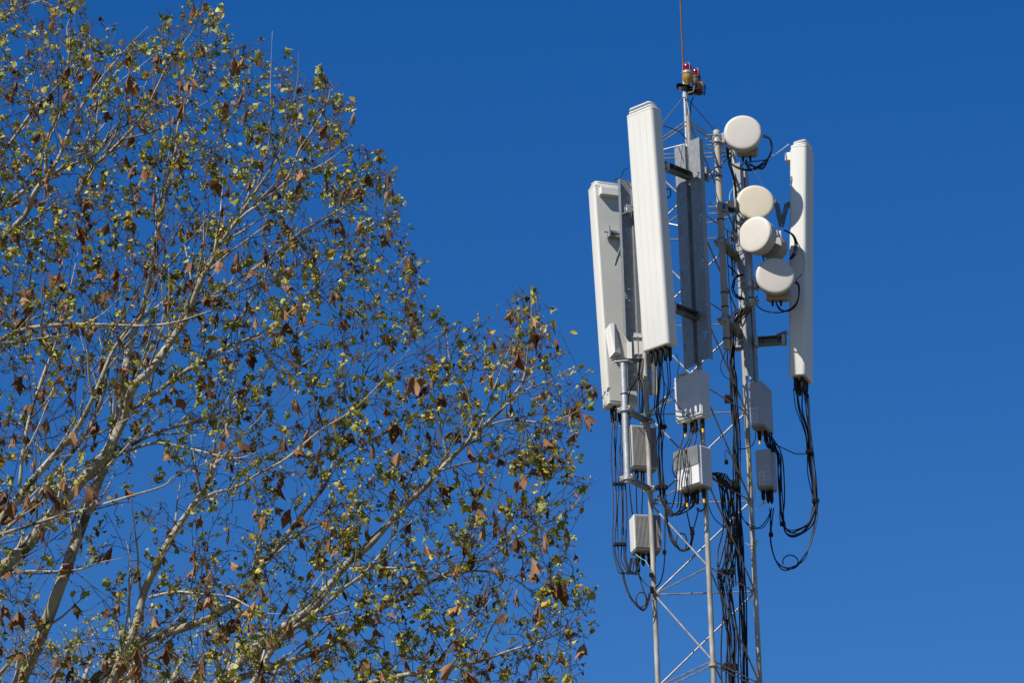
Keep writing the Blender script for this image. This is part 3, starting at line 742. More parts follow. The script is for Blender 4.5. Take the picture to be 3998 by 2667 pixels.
cable([(2862, 735, 30.9), (2850, 755, 30.85), (2848, 785, 30.8)], .003, 'short pale green wire by the right leg beside the cream dish', None, 'mint', 'earth_wire')
for i in range(3):
    cable([(3060 + i * 2, 898, 30.72), (3090 + i * 3, 915, 30.72), (3103 + i * 4, 945, 30.7), (3098 + i * 6, 985, 30.68), (3082 + i * 4, 1012, 30.66)], .0048, 'black cable bending down behind the third dish radio', 'cables behind the third dish')
cable([(3104, 930, 30.7), (3130, 980, 30.66), (3138, 1030, 30.64), (3130, 1070, 30.62), (3108, 1092, 30.6)], .0042, 'thin black cable arching right across the right panel antenna', None)
cable([(2975, 992, 30.66), (2984, 1018, 30.66), (2992, 1035, 30.66)], .006, 'thick short cable between the third and lowest dishes', None)
bundle([(3105, 1098, 30.58), (3118, 1120, 30.6), (3118, 1160, 30.6), (3105, 1195, 30.6), (3078, 1212, 30.6), (3050, 1212, 30.6), (3034, 1195, 30.6), (3030, 1180, 30.58)], 3, 3, .0048, 'black cable curving round under the lowest dish', 'cables under the lowest dish', 23)
cable([(3078, 1212, 30.6), (3040, 1221, 30.62), (2990, 1215, 30.66), (2960, 1198, 30.68), (2946, 1175, 30.7), (2958, 1155, 30.7)], .005, 'black cable sweeping left from the lowest dish to the short pipe', None)
for i in range(4):
    cable([(2903, 1070 + i, 30.66), (2880 - i * 3, 1082, 30.7), (2868 - i * 3, 1105, 30.72), (2868 - i * 2, 1135, 30.72), (2885 - i * 2, 1158, 30.7), (2912, 1166 + i * 2, 30.66)], .0045, 'coiled black cable looped left of the short galvanised pipe', 'coil of cable left of the short pipe', jit=4)
cable([(2840, 900, 30.72), (2842, 1040, 30.74), (2850, 1150, 30.78), (2860, 1250, 30.8)], .0042, 'thin black cable falling beside the beige pipe', None)
cable([(2842, 1035, 30.74), (2870, 1062, 30.78), (2888, 1080, 30.8)], .006, 'thick black cable crossing from the beige pipe to the coil', None)
bundle([(2884, 668, 30.94), (2888, 760, 30.94), (2884, 860, 30.94), (2892, 980, 30.94), (2896, 1090, 30.94), (2898, 1180, 30.93), (2890, 1240, 30.9)], 5, 9, .0052, 'black cable tied in the strand running down the right leg behind the dishes', 'cables down the right leg behind the dishes', 41)
bundle([(2846, 590, 30.68), (2852, 640, 30.7), (2866, 690, 30.75), (2872, 760, 30.85), (2868, 850, 30.88), (2862, 960, 30.88), (2866, 1080, 30.88)], 3, 7, .0045, 'black cable falling between the beige pipe and the right leg', 'cables between beige pipe and right leg', 42)
cable([(2712, 700, 30.33), (2740, 690, 30.4), (2768, 700, 30.55), (2790, 680, 30.62)], .0045, 'short black cable from the middle channel clamp to the beige pipe', None)
cable([(2600, 742, 30.2), (2615, 735, 30.25), (2618, 760, 30.25), (2606, 772, 30.22), (2596, 760, 30.2)], .005, 'small black curl of cable peeking out behind the middle panel', None)
for (a_, lb) in (((2858, 806), 'dark tilt mount block carrying the cream dish on the beige pipe'), ((2744, 684), 'black clamp block behind the middle channel near its top')):
    fm = fr_at(a_[0], a_[1], 30.52 if a_[0] > 2800 else 30.42, V((-.3, -1, 0)))
    t = thing('mount_block', fm.translation, lb, 'mount')
    m = MB(fm); m.box((0, 0, 0), (.055, .06, .085), .006); m.build('block', 'black2', t)
    m = MB(fm); m.box((.035, 0, .0), (.02, .08, .11), .004); m.build('side_plate', 'galv_dark', t)
    for zz in (-.03, .03):
        m = MB(fm); m.tube([(-.10, -.02, zz), (.05, -.02, zz)], .005, 6); m.build('bolt', 'galv', t)
# riser bundles inside the tower
bundle([(2905, 1210, 30.85, 2.5), (2880, 1235, 30.85, 2), (2862, 1275, 30.85), (2857, 1345, 30.85), (2856, 1420, 30.85), (2863, 1480, 30.85), (2868, 1600, 30.85), (2873, 1700, 30.85), (2878, 1850, 30.85), (2882, 2000, 30.85), (2888, 2120, 30.85), (2894, 2250, 30.85), (2898, 2350, 30.85), (2905, 2500, 30.85), (2911, 2690, 30.85), (2940, 3300, 30.85), (2990, 4600, 30.85)],
       9, 12, .0056, 'black feeder cable in the right riser bundle inside the tower', 'feeder cables in the right riser', 31)
bundle([(2784, 1850, 30.3), (2806, 1856, 30.4), (2830, 1882, 30.6), (2842, 1930, 30.7), (2838, 2000, 30.75), (2846, 2070, 30.75, .8), (2838, 2160, 30.75), (2830, 2240, 30.75), (2836, 2290, 30.75), (2840, 2400, 30.75), (2848, 2500, 30.75), (2854, 2690, 30.75), (2880, 3300, 30.75), (2930, 4600, 30.75)],
       12, 26, .0052, 'black feeder cable in the left riser bundle inside the tower', 'feeder cables in the left riser', 33)
bundle([(2848, 1880, 30.78), (2860, 1960, 30.78), (2855, 2060, 30.78), (2866, 2150, 30.78), (2862, 2230, 30.78), (2858, 2290, 30.78)], 5, 14, .005, 'black cable strand loosely tangled between the two riser bundles', 'loose strands between the risers', 35)
bundle([(2800, 1862, 30.4), (2830, 1890, 30.55), (2852, 1905, 30.7), (2872, 1900, 30.8)], 6, 6, .007, 'thick black cable arching from the finned box into the risers', 'cables arching into the risers', 36)
cable([(2760, 1960, 30.4), (2785, 2020, 30.5), (2815, 2050, 30.65), (2835, 2062, 30.72)], .004, 'thin black wire from the front leg to the left riser', None)
cable([(2836, 1368, 30.62), (2816, 1415, 30.65), (2814, 1440, 30.65), (2826, 1468, 30.7), (2850, 1484, 30.8)], .003, 'thin dark wire drooping from the beige pipe bottom to the riser', None)
cable([(2858, 1785, 30.85), (2836, 1760, 30.84), (2830, 1775, 30.83), (2836, 1800, 30.83)], .003, 'thin wire with a loose plug hanging left of the right riser', None)
# wires along the mast and from the lamps
cable([(2716, 338, 30.75), (2712, 365, 30.74), (2700, 395, 30.73), (2695, 430, 30.74), (2693, 470, 30.74)], .005, 'dark lamp cable curving down from the red lamps to the mast', None)
cable([(2676, 350, 30.75), (2682, 400, 30.745), (2690, 440, 30.745), (2690, 520, 30.745), (2688, 560, 30.745)], .004, 'grey wire tied along the mast below the lamps', None, 'shroud')
cable([(2584, 488, 30.1), (2620, 500, 30.3), (2655, 515, 30.5), (2682, 545, 30.6)], .0042, 'black cable from the middle panel top to the mast', None)
cable([(2664, 560, 30.22), (2660, 620, 30.21), (2656, 680, 30.21)], .0025, 'thin dark wire hanging on the lit face of the middle channel', None)
cable([(2450, 655, 30.6), (2432, 668, 30.9), (2425, 690, 31.2), (2398, 702, 31.3)], .004, 'thin cable reaching over to the top of the left panel antenna', None)
cable([(2640, 1380, 30.2), (2652, 1420, 30.2), (2646, 1450, 30.2), (2648, 1480, 30.2)], .003, 'thin black wire dangling above the tall flat box', None)

# cable clamps, ties, buckles
def cclamp(px, py, Y, w, h, label, mt='black', d=.03):
    fm = fr_at(px, py, Y)
    m = MB(fm)
    m.box((0, 0, 0), (w, d, h), .004)
    for q in (-.3, .0, .3): m.box((q * w, -d / 2 - .004, 0), (w * .16, .01, h * 1.25), .002)
    tag(m.build('cable_clamp', mt), label, 'cable clamp', 'cable clamps')
for a in ((2583, 1905, 30.78, .10, .028, 'black clamp bar gathering the cables beside the left leg above the jumpers'), (2416, 1891, 31.18, .10, .022, 'upper black clamp bar across the left panel cables'),
          (2420, 2128, 31.08, .10, .024, 'lower black clamp bar across the left panel cables'), (2586, 1668, 30.64, .07, .03, 'black clamp on the middle panel cables halfway down'),
          (3160, 1766, 30.90, .06, .025, 'black clamp on the right panel cables below the antenna'), (3184, 1957, 30.88, .06, .028, 'black clamp at the start of the right hand loop'),
          (3056, 2048, 30.79, .045, .03, 'black tie on the inner right loop'), (3010, 2090, 30.82, .035, .03, 'black tie on the lower right loop below the box'),
          (2838, 2235, 30.73, .13, .04, 'black clamp bar on the left riser near the low brace'), (2896, 2275, 30.83, .05, .05, 'black clamp on the right riser near the low brace'),
          (2850, 2608, 30.73, .13, .05, 'black clamp bar on the left riser at the picture bottom'), (2870, 1900, 30.8, .06, .09, 'black clamp where the arching cables join the right riser'),
          (2840, 1560, 30.83, .05, .06, 'black bracket left of the right riser on a diagonal brace'), (2703, 2083, 30.44, .035, .03, 'black tie where the middle loop splits'),
          (2594, 2158, 30.79, .03, .03, 'small black buckle on the single cable right of the lowest ribbed box'), (2545, 2306, 30.96, .03, .05, 'black tie holding the lowest loop to the left leg'),
          (2543, 2247, 30.97, .035, .03, 'black band block on the left leg below the lowest box'), (2836, 1806, 30.83, .03, .03, 'loose dark plug hanging left of the right riser')):
    cclamp(*a)
# ------------------------------------------------------------------ plane trees
KD = PW / 2351.0                                     # limbs are noted on a 2351 pixel wide view of the photo
def bark_mat():
    m = bpy.data.materials.new('plane_bark')
    m.use_nodes = True
    nt = m.node_tree; b = nt.nodes['Principled BSDF']
    b.inputs['Roughness'].default_value = .85
    b.inputs['Specular IOR Level'].default_value = .2
    tc = nt.nodes.new('ShaderNodeTexCoord'); mp = nt.nodes.new('ShaderNodeMapping'); mp.inputs['Scale'].default_value = (1, 1, .55)
    nz = nt.nodes.new('ShaderNodeTexNoise'); nz.inputs['Scale'].default_value = 9; nz.inputs['Detail'].default_value = 3
    vo = nt.nodes.new('ShaderNodeTexVoronoi'); vo.inputs['Scale'].default_value = 9
    mx = nt.nodes.new('ShaderNodeMix'); mx.data_type = 'VECTOR'; mx.inputs[0].default_value = .09
    rp = nt.nodes.new('ShaderNodeValToRGB'); rp.color_ramp.interpolation = 'CONSTANT'
    els = rp.color_ramp.elements
    els[0].position = 0; els[0].color = (.46, .41, .305, 1)
    els[1].position = .30; els[1].color = (.36, .32, .225, 1)
    for p, c in ((.52, (.54, .49, .385, 1)), (.74, (.15, .135, .08, 1)), (.82, (.43, .38, .28, 1)), (.93, (.10, .082, .055, 1))):
        e = els.new(p); e.color = c
    fn = nt.nodes.new('ShaderNodeTexNoise'); fn.inputs['Scale'].default_value = 60; fn.inputs['Detail'].default_value = 4
    ml = nt.nodes.new('ShaderNodeMix'); ml.data_type = 'RGBA'; ml.blend_type = 'MULTIPLY'; ml.inputs[0].default_value = .55
    bp = nt.nodes.new('ShaderNodeBump'); bp.inputs['Strength'].default_value = .5; bp.inputs['Distance'].default_value = .012
    L = nt.links.new
    L(tc.outputs['Object'], mp.inputs[0]); L(mp.outputs[0], nz.inputs['Vector']); L(mp.outputs[0], mx.inputs[4]); L(nz.outputs['Color'], mx.inputs[5])
    L(mx.outputs[1], vo.inputs['Vector']); L(vo.outputs['Color'], rp.inputs[0]); L(mp.outputs[0], fn.inputs['Vector'])
    L(rp.outputs[0], ml.inputs[6]); L(fn.outputs[0], ml.inputs[7]); L(ml.outputs[2], b.inputs['Base Color'])
    L(fn.outputs[0], bp.inputs['Height']); L(bp.outputs[0], b.inputs['Normal'])
    return m
def leaf_mat(name, attr=True, cols=None, trans=.3):
    m = bpy.data.materials.new(name)
    m.use_nodes = True
    nt = m.node_tree; nt.nodes.clear()
    o = nt.nodes.new('ShaderNodeOutputMaterial'); mx = nt.nodes.new('ShaderNodeMixShader'); mx.inputs[0].default_value = trans
    b = nt.nodes.new('ShaderNodeBsdfPrincipled'); b.inputs['Roughness'].default_value = .6; b.inputs['Specular IOR Level'].default_value = .3
    t = nt.nodes.new('ShaderNodeBsdfTranslucent')
    if attr:
        c = nt.nodes.new('ShaderNodeAttribute'); c.attribute_name = 'col'; src = c.outputs['Color']
    else:
        oi = nt.nodes.new('ShaderNodeObjectInfo'); rp = nt.nodes.new('ShaderNodeValToRGB')
        els = rp.color_ramp.elements
        els[0].color = (*cols[0], 1); els[1].color = (*cols[-1], 1)
        for i, cc in enumerate(cols[1:-1]):
            e = els.new((i + 1) / (len(cols) - 1)); e.color = (*cc, 1)
        tc = nt.nodes.new('ShaderNodeTexCoord'); nz = nt.nodes.new('ShaderNodeTexNoise'); nz.inputs['Scale'].default_value = 4
        ml = nt.nodes.new('ShaderNodeMix'); ml.data_type = 'RGBA'; ml.blend_type = 'MULTIPLY'; ml.inputs[0].default_value = .3
        nt.links.new(oi.outputs['Random'], rp.inputs[0]); nt.links.new(tc.outputs['Object'], nz.inputs['Vector'])
        nt.links.new(rp.outputs[0], ml.inputs[6]); nt.links.new(nz.outputs[0], ml.inputs[7])
        src = ml.outputs[2]
    nt.links.new(src, b.inputs['Base Color']); nt.links.new(src, t.inputs['Color'])
    nt.links.new(b.outputs[0], mx.inputs[1]); nt.links.new(t.outputs[0], mx.inputs[2]); nt.links.new(mx.outputs[0], o.inputs[0])
    return m
def attr_mat(name, rough):
    m = bpy.data.materials.new(name); m.use_nodes = True
    b = m.node_tree.nodes['Principled BSDF']; b.inputs['Roughness'].default_value = rough; b.inputs['Specular IOR Level'].default_value = .2
    c = m.node_tree.nodes.new('ShaderNodeAttribute'); c.attribute_name = 'col'
    m.node_tree.links.new(c.outputs['Color'], b.inputs['Base Color'])
    return m
M['bark'] = bark_mat()
M['twig'] = attr_mat('twig_bark', .85)
M['bud'] = leaf_mat('small_leaf', True, None, .2)
M['dry'] = leaf_mat('withered_leaf', False, [(.16, .068, .022), (.27, .12, .042), (.40, .21, .095), (.22, .095, .032), (.10, .042, .016)], .15)
M['green'] = leaf_mat('young_green_leaf', False, [(.13, .17, .025), (.26, .31, .05), (.40, .40, .06), (.36, .40, .13), (.17, .22, .035)], .3)
M['shoot'] = mat('brown_shoot_bark', (.15, .105, .075), .85, var=.3, scale=20)
M['ball'] = mat('seed_ball_brown', (.10, .065, .03), .9)

# (points on the view, depth at both ends, width in view pixels at both ends)
S_ = lambda *q: [(x / KD, y / KD) for x, y in q]     # noted on the full photo instead
T1 = [
 ('trunk', [(-35, 2010), (5, 1680), (45, 1568), (90, 1470), (140, 1340), (190, 1200), (235, 1080), (262, 1010), (283, 890), (296, 800), (330, 700), (350, 600), (364, 500), (376, 420), (392, 330)], 32.6, 32.2, 42, 5),
 ('limb', S_((-60, 3420), (200, 3050), (380, 2800), (440, 2667), (479, 2560), (528, 2453), (562, 2316), (611, 2213), (646, 2135), (709, 2037), (763, 1959), (816, 1878), (862, 1761), (888, 1644), (905, 1540), (930, 1430)), 32.6, 31.8, 30, 6),
 ('limb', S_((-60, 3420), (160, 3000), (280, 2790), (362, 2667), (440, 2604), (514, 2536), (587, 2497), (748, 2443), (832, 2409), (900, 2365), (975, 2300), (1017, 2218), (1086, 2135), (1145, 2057), (1203, 1978), (1267, 1900), (1300, 1810), (1340, 1690), (1390, 1560), (1440, 1430)), 32.6, 33.4, 30, 6),
 ('limb', S_((-60, 3420), (350, 3080), (640, 2850), (830, 2690), (900, 2624), (998, 2531), (1071, 2477), (1110, 2448), (1213, 2379), (1291, 2282), (1365, 2194), (1438, 2135), (1512, 2052), (1585, 1973), (1663, 1900), (1712, 1840), (1804, 1748), (1881, 1671), (1957, 1600), (2008, 1539), (2044, 1478), (2059, 1386), (2074, 1279), (2074, 1160)), 32.6, 31.9, 30, 4),
 ('limb', S_((640, 2850), (900, 2760), (988, 2667), (1047, 2565), (1105, 2487), (1194, 2423), (1267, 2365), (1340, 2301), (1419, 2242), (1500, 2150), (1580, 2060), (1680, 1990)), 32.4, 31.5, 18, 4),
 ('limb', S_((160, 3000), (600, 2800), (900, 2663), (1008, 2629), (1096, 2595), (1213, 2556), (1291, 2516), (1365, 2463), (1438, 2404), (1585, 2331), (1702, 2262), (1795, 2213), (1900, 2180), (2010, 2110), (2120, 2010), (2200, 1930)), 32.6, 33.3, 22, 4),
 ('limb', S_((350, 3080), (900, 2860), (1250, 2720), (1480, 2660), (1560, 2640), (1700, 2620), (1850, 2590), (2000, 2540), (2150, 2490), (2230, 2440)), 32.5, 32.0, 18, 4),
 ('limb', S_((515, 1598), (612, 1532), (714, 1455), (816, 1394), (900, 1348), (1000, 1310), (1090, 1250), (1180, 1180), (1270, 1070), (1380, 990), (1500, 900)), 32.3, 31.6, 12, 3),
 ('limb', S_((444, 1782), (526, 1751), (612, 1731), (735, 1751), (837, 1776), (930, 1790), (1020, 1760)), 32.4, 31.3, 10, 3),
 ('limb', S_((510, 1741), (612, 1690), (735, 1654), (888, 1603), (990, 1550), (1100, 1480), (1220, 1400), (1350, 1320)), 32.4, 33.6, 9, 3),
 ('limb', S_((582, 2335), (685, 2313), (783, 2321), (900, 2333), (1010, 2390), (1100, 2400)), 32.0, 31.0, 8, 3),
 ('limb', S_((1365, 2223), (1487, 2218), (1585, 2223), (1707, 2242), (1800, 2290)), 32.1, 31.4, 7, 3),
 ('limb', S_((763, 1959), (840, 1925), (920, 1905), (1010, 1850), (1120, 1790), (1240, 1690), (1380, 1600), (1500, 1480), (1600, 1360)), 31.9, 31.3, 8, 3),
 ('limb', S_((1804, 1748), (1842, 1690), (1836, 1600), (1820, 1520), (1760, 1420), (1745, 1320), (1735, 1270)), 31.9, 32.4, 6, 2.4),
 ('limb', S_((1881, 1671), (1990, 1640), (2110, 1650), (2180, 1640), (2260, 1600), (2310, 1545)), 31.9, 31.2, 5, 2.2),
 ('limb', S_((1957, 1600), (2040, 1530), (2140, 1490), (2220, 1440)), 31.9, 32.6, 5, 2.2),
 ('limb', S_((1690, 2267), (1850, 2230), (2000, 2260), (2110, 2350), (2200, 2450), (2260, 2560)), 33.0, 32.4, 6, 2.5),
 ('limb', S_((2010, 2110), (2100, 2060), (2200, 2010), (2290, 1920), (2330, 1870)), 33.2, 32.8, 5, 2.2),
 ('limb', S_((1712, 1840), (1820, 1810), (1930, 1790), (2060, 1740), (2170, 1720), (2270, 1690)), 31.9, 33.0, 6, 2.2),
]
T2 = [
 ('trunk', [(-620, 2060), (-440, 1760), (-200, 1500), (0, 1310), (60, 1255), (130, 1170), (200, 1090), (250, 1030), (287, 950), (306, 890), (350, 845), (400, 770), (430, 730), (455, 660), (490, 590), (540, 510), (600, 420), (640, 360), (665, 290), (690, 240)], 32.2, 31.4, 40, 4),
 ('limb', [(-440, 1760), (-240, 1430), (0, 1195), (60, 1120), (130, 1040), (180, 980), (222, 895), (262, 800), (320, 720), (360, 640)], 32.2, 31.2, 26, 5),
 ('limb', [(-240, 1430), (-100, 1320), (20, 1210), (95, 1130), (150, 1060), (205, 985), (238, 900), (252, 820), (262, 740), (280, 640), (300, 560)], 32.0, 32.9, 15, 4),
 ('limb', S_((76, 1904), (102, 1685), (163, 1480), (204, 1378), (255, 1225), (280, 1100), (310, 960)), 31.7, 31.9, 9, 3),
 ('limb', [(-440, 1760), (-300, 1200), (-120, 860), (0, 782), (60, 755), (150, 745), (250, 746), (330, 748), (400, 740), (480, 715), (560, 690)], 32.4, 31.0, 16, 3),
 ('limb', [(-300, 1200), (-150, 780), (0, 560), (60, 490), (80, 440), (130, 370), (160, 300), (190, 240), (240, 170), (300, 100), (340, 60)], 32.5, 32.2, 18, 3),
 ('limb', S_((-120, 900), (178, 690), (357, 611), (424, 535), (520, 470), (640, 420), (740, 330)), 32.6, 33.2, 12, 3),
 ('limb', S_((0, 611), (40, 558), (134, 424), (183, 380), (250, 300), (270, 200), (262, 100), (300, 30)), 33.0, 33.4, 9, 3),
 ('limb', S_((178, 700), (183, 549), (210, 482), (250, 388), (308, 268), (317, 214), (370, 150)), 32.6, 31.6, 9, 2.6),
 ('limb', S_((300, 760), (357, 660), (402, 616), (460, 562), (558, 446), (616, 335), (660, 245), (714, 170), (759, 103), (772, 30)), 32.2, 31.8, 11, 3),
 ('limb', S_((590, 1010), (640, 800), (687, 580), (696, 482), (736, 388), (759, 290), (790, 200)), 32.0, 32.8, 9, 3),
 ('limb', S_((680, 1300), (800, 1050), (900, 900), (936, 840), (976, 748), (1012, 661), (1048, 569), (1060, 457), (1056, 330), (1063, 120)), 31.9, 31.7, 11, 1.8),
 ('limb', S_((900, 900), (946, 845), (1053, 763), (1104, 722), (1165, 682), (1260, 640), (1370, 560)), 31.8, 31.0, 8, 2.6),
 ('limb', S_((1104, 722), (1135, 671), (1170, 580), (1210, 520), (1277, 401), (1290, 310)), 31.6, 32.2, 7, 2.4),
 ('limb', S_((760, 1190), (900, 1110), (1060, 1000), (1180, 900), (1290, 840), (1400, 760), (1450, 650)), 31.8, 32.7, 8, 2.6),
 ('limb', S_((1128, 480), (1150, 380), (1163, 300), (1166, 200)), 31.8, 31.8, 3.5, 1.8),
 ('limb', S_((-100, 110), (0, 74), (67, 36), (160, 2), (230, 40), (290, 60)), 32.8, 32.3, 6, 2),
 ('limb', S_((-150, 1850), (0, 1720), (110, 1715), (200, 1780), (330, 1770)), 32.6, 32.0, 6, 2.4),
 ('limb', S_((-80, 2105), (0, 2088), (181, 2032), (264, 2008), (391, 1973), (489, 1944), (636, 1900), (679, 1863), (796, 1812), (900, 1760)), 31.6, 31.0, 9, 3),
 ('limb', S_((-60, 2260), (93, 2233), (220, 2233), (318, 2223), (391, 2198), (480, 2180)), 32.2, 31.4, 7, 2.6),
]
OUT = [(-330, 150), (-250, 20), (-150, -60), (-40, -50), (60, -30), (165, -5), (225, 55), (290, 85), (350, 55), (410, 40), (440, 2), (478, 0), (500, 45), (545, 95), (600, 120), (640, 175), (735, 160), (785, 205), (805, 280), (825, 325), (878, 360), (912, 440), (925, 500), (945, 570), (972, 625), (962, 700), (985, 745),
       (1035, 735), (1085, 770), (1140, 755), (1175, 705), (1215, 655), (1248, 690), (1272, 780), (1292, 860), (1345, 885), (1362, 925), (1312, 1010), (1290, 1060), (1345, 1095), (1352, 1150), (1335, 1185), (1285, 1215), (1322, 1280), (1340, 1370), (1385, 1410), (1335, 1465), (1332, 1568), (1350, 1660), (-200, 1660), (-330, 1300), (-360, 700)]
HOLES = [(120, 945, 110, 55, .25), (330, 1090, 75, 90, .25), (215, 1180, 60, 60, .4), (60, 1090, 60, 45, .4), (120, 1330, 60, 60, .4), (200, 1430, 75, 70, .12), (260, 1330, 60, 80, .3), (440, 1320, 70, 45, .4), (520, 1230, 50, 50, .5), (690, 1160, 55, 55, .35),
         (1000, 800, 40, 40, .4), (880, 1230, 60, 40, .45), (980, 1270, 60, 40, .4), (640, 950, 60, 45, .5), (160, 620, 40, 40, .5), (850, 1030, 50, 50, .6), (300, 20, 70, 60, .05), (560, 1150, 50, 50, .4), (1180, 1150, 60, 50, .6), (1120, 1290, 70, 45, .5), (740, 470, 40, 40, .6), (610, 1400, 60, 40, .5)]
OUTN = np.array(OUT)
def inside(pts):
    x, y = pts[:, 0], pts[:, 1]
    r = np.zeros(len(pts), bool)
    n = len(OUTN)
    for i in range(n):
        x1, y1 = OUTN[i]; x2, y2 = OUTN[(i + 1) % n]
        c = ((y1 > y) != (y2 > y)) & (x < (x2 - x1) * (y - y1) / (y2 - y1 + 1e-9) + x1)
        r ^= c
    return r

def limb_pts(l, n=5):
    _, pts, Y0, Y1_, w0, w1 = l
    k = len(pts) - 1
    wp = [P(x * KD, y * KD, Y0 + (Y1_ - Y0) * i / k + .10 * math.sin(i * 1.7 + Y0 * 9)) for i, (x, y) in enumerate(pts)]
    ps = spline(wp, n)
    rs = []
    for i, p in enumerate(ps):
        t = i / (len(ps) - 1)
        w = w0 + (w1 - w0) * t ** .75
        w *= 1 - .6 * max(0, (t - .7) / .3)
        rs.append(w * KD / 2 * ((p - EYE).dot(FWD)) / FPX)
    return ps, rs

def colonise(seeds, sid, att, D=.06, infl=.9, kill=.085, trop=.30, iters=140, noise=.13, rs=np.random.RandomState(3)):
    """twigs grow from the limbs towards free room in the crown"""
    nodes = [seeds]; par = [np.full(len(seeds), -1)]; tid = [sid]
    allp = seeds.copy(); cnt = len(seeds)
    nch = np.zeros(len(seeds), int)
    near = np.empty(len(att), int); dist = np.empty(len(att))
    for a in range(0, len(att), 500):
        d = np.linalg.norm(att[a:a + 500, None, :] - seeds[None], axis=2)
        near[a:a + 500] = d.argmin(1); dist[a:a + 500] = d.min(1)
    alive = dist > kill
    for it in range(iters):
        act = alive & (dist < infl + it * .01)
        if not act.any(): break
        ai = np.where(act)[0]
        u, inv = np.unique(near[ai], return_inverse=True)
        dv = att[ai] - allp[near[ai]]
        dv /= np.linalg.norm(dv, axis=1)[:, None] + 1e-9
        s = np.zeros((len(u), 3)); np.add.at(s, inv, dv)
        s /= np.linalg.norm(s, axis=1)[:, None] + 1e-9
        s[:, 2] += trop
        s += rs.normal(0, noise, s.shape)
        s /= np.linalg.norm(s, axis=1)[:, None]
        ok = nch[u] < 3
        u, s = u[ok], s[ok]
        if not len(u):
            break
        new = allp[u] + s * D
        nch[u] += 1
        base = len(allp)
        ids = np.concatenate(tid) if len(tid) > 1 else tid[0]
        tid = [np.concatenate([ids, ids[u]])]
        par.append(u)
        allp = np.concatenate([allp, new]); nch = np.concatenate([nch, np.zeros(len(new), int)])
        li = np.where(alive)[0]
        for a in range(0, len(li), 1500):
            q = li[a:a + 1500]
            d = np.linalg.norm(att[q][:, None, :] - new[None], axis=2)
            m = d.min(1); j = d.argmin(1)
            b = m < dist[q]
            dist[q[b]] = m[b]; near[q[b]] = base + j[b]
        alive &= dist > kill
        # attractors whose nearest node is spent
        alive &= ~((nch[near] >= 3) & (dist < D * 1.5))
    return allp, np.concatenate(par), tid[0], len(seeds)

def bulk(name, verts, faces, cols, m, parent, kind='stuff'):
    me = bpy.data.meshes.new(name)
    loc = np.array(parent.location + (parent.parent.location if parent.parent else V((0, 0, 0))))
    me.from_pydata((verts - loc).tolist(), [], faces)
    at = me.color_attributes.new('col', 'FLOAT_COLOR', 'POINT')
    c4 = np.ones((len(verts), 4), np.float32); c4[:, :3] = cols
    at.data.foreach_set('color', c4.ravel())
    me.polygons.foreach_set('use_smooth', [True] * len(me.polygons))
    me.materials.append(M[m])
    o = bpy.data.objects.new(name, me); COL.objects.link(o); o.parent = parent
    o['kind'] = kind
    return o

class Twigs:
    def __init__(s): s.v, s.f, s.c, s.n = [], [], [], 0
    def chain(s, ps, rs, cs, k=4):
        ps = np.asarray(ps); n = len(ps)
        t = np.gradient(ps, axis=0); t /= np.linalg.norm(t, axis=1)[:, None] + 1e-9
        a = np.array([.31, .52, .79]); u = np.cross(t, a); u /= np.linalg.norm(u, axis=1)[:, None] + 1e-9
        w = np.cross(t, u)
        ang = np.arange(k) * 2 * math.pi / k
        ring = ps[:, None] + (u[:, None] * np.cos(ang)[None, :, None] + w[:, None] * np.sin(ang)[None, :, None]) * np.asarray(rs)[:, None, None]
        s.v.append(ring.reshape(-1, 3)); s.c.append(np.repeat(np.asarray(cs), k, axis=0))
        b = s.n
        for i in range(n - 1):
            for j in range(k):
                q = (j + 1) % k
                s.f.append((b + i * k + j, b + i * k + q, b + (i + 1) * k + q, b + (i + 1) * k + j))
        s.n += n * k

# leaf templates: base at the origin, pointing along +y
SM = np.array([(0, 0, 0), (-.42, .30, .12), (-.30, .62, .05), (0, 1, -.06), (.30, .62, .05), (.42, .30, .12), (0, .5, -.08)])
SMF = [(0, 6, 2, 1), (6, 3, 2), (0, 5, 4, 6), (6, 4, 3)]
def rand_rot(n, rs):
    q = rs.normal(size=(n, 4)); q /= np.linalg.norm(q, axis=1)[:, None]
    w, x, y, z = q.T
    return np.stack([1 - 2 * (y * y + z * z), 2 * (x * y - z * w), 2 * (x * z + y * w), 2 * (x * y + z * w), 1 - 2 * (x * x + z * z), 2 * (y * z - x * w), 2 * (x * z - y * w), 2 * (y * z + x * w), 1 - 2 * (x * x + y * y)], axis=1).reshape(n, 3, 3)
def leaf_cloud(pos, size, cols, rs):
    n = len(pos)
    R = rand_rot(n, rs)
    v = np.einsum('nij,kj->nki', R, SM) * size[:, None, None] + pos[:, None]
    f = []
    for i in range(n):
        b = i * 7
        f += [tuple(b + q for q in ff) for ff in SMF]
    return v.reshape(-1, 3), f, np.repeat(cols, 7, axis=0)

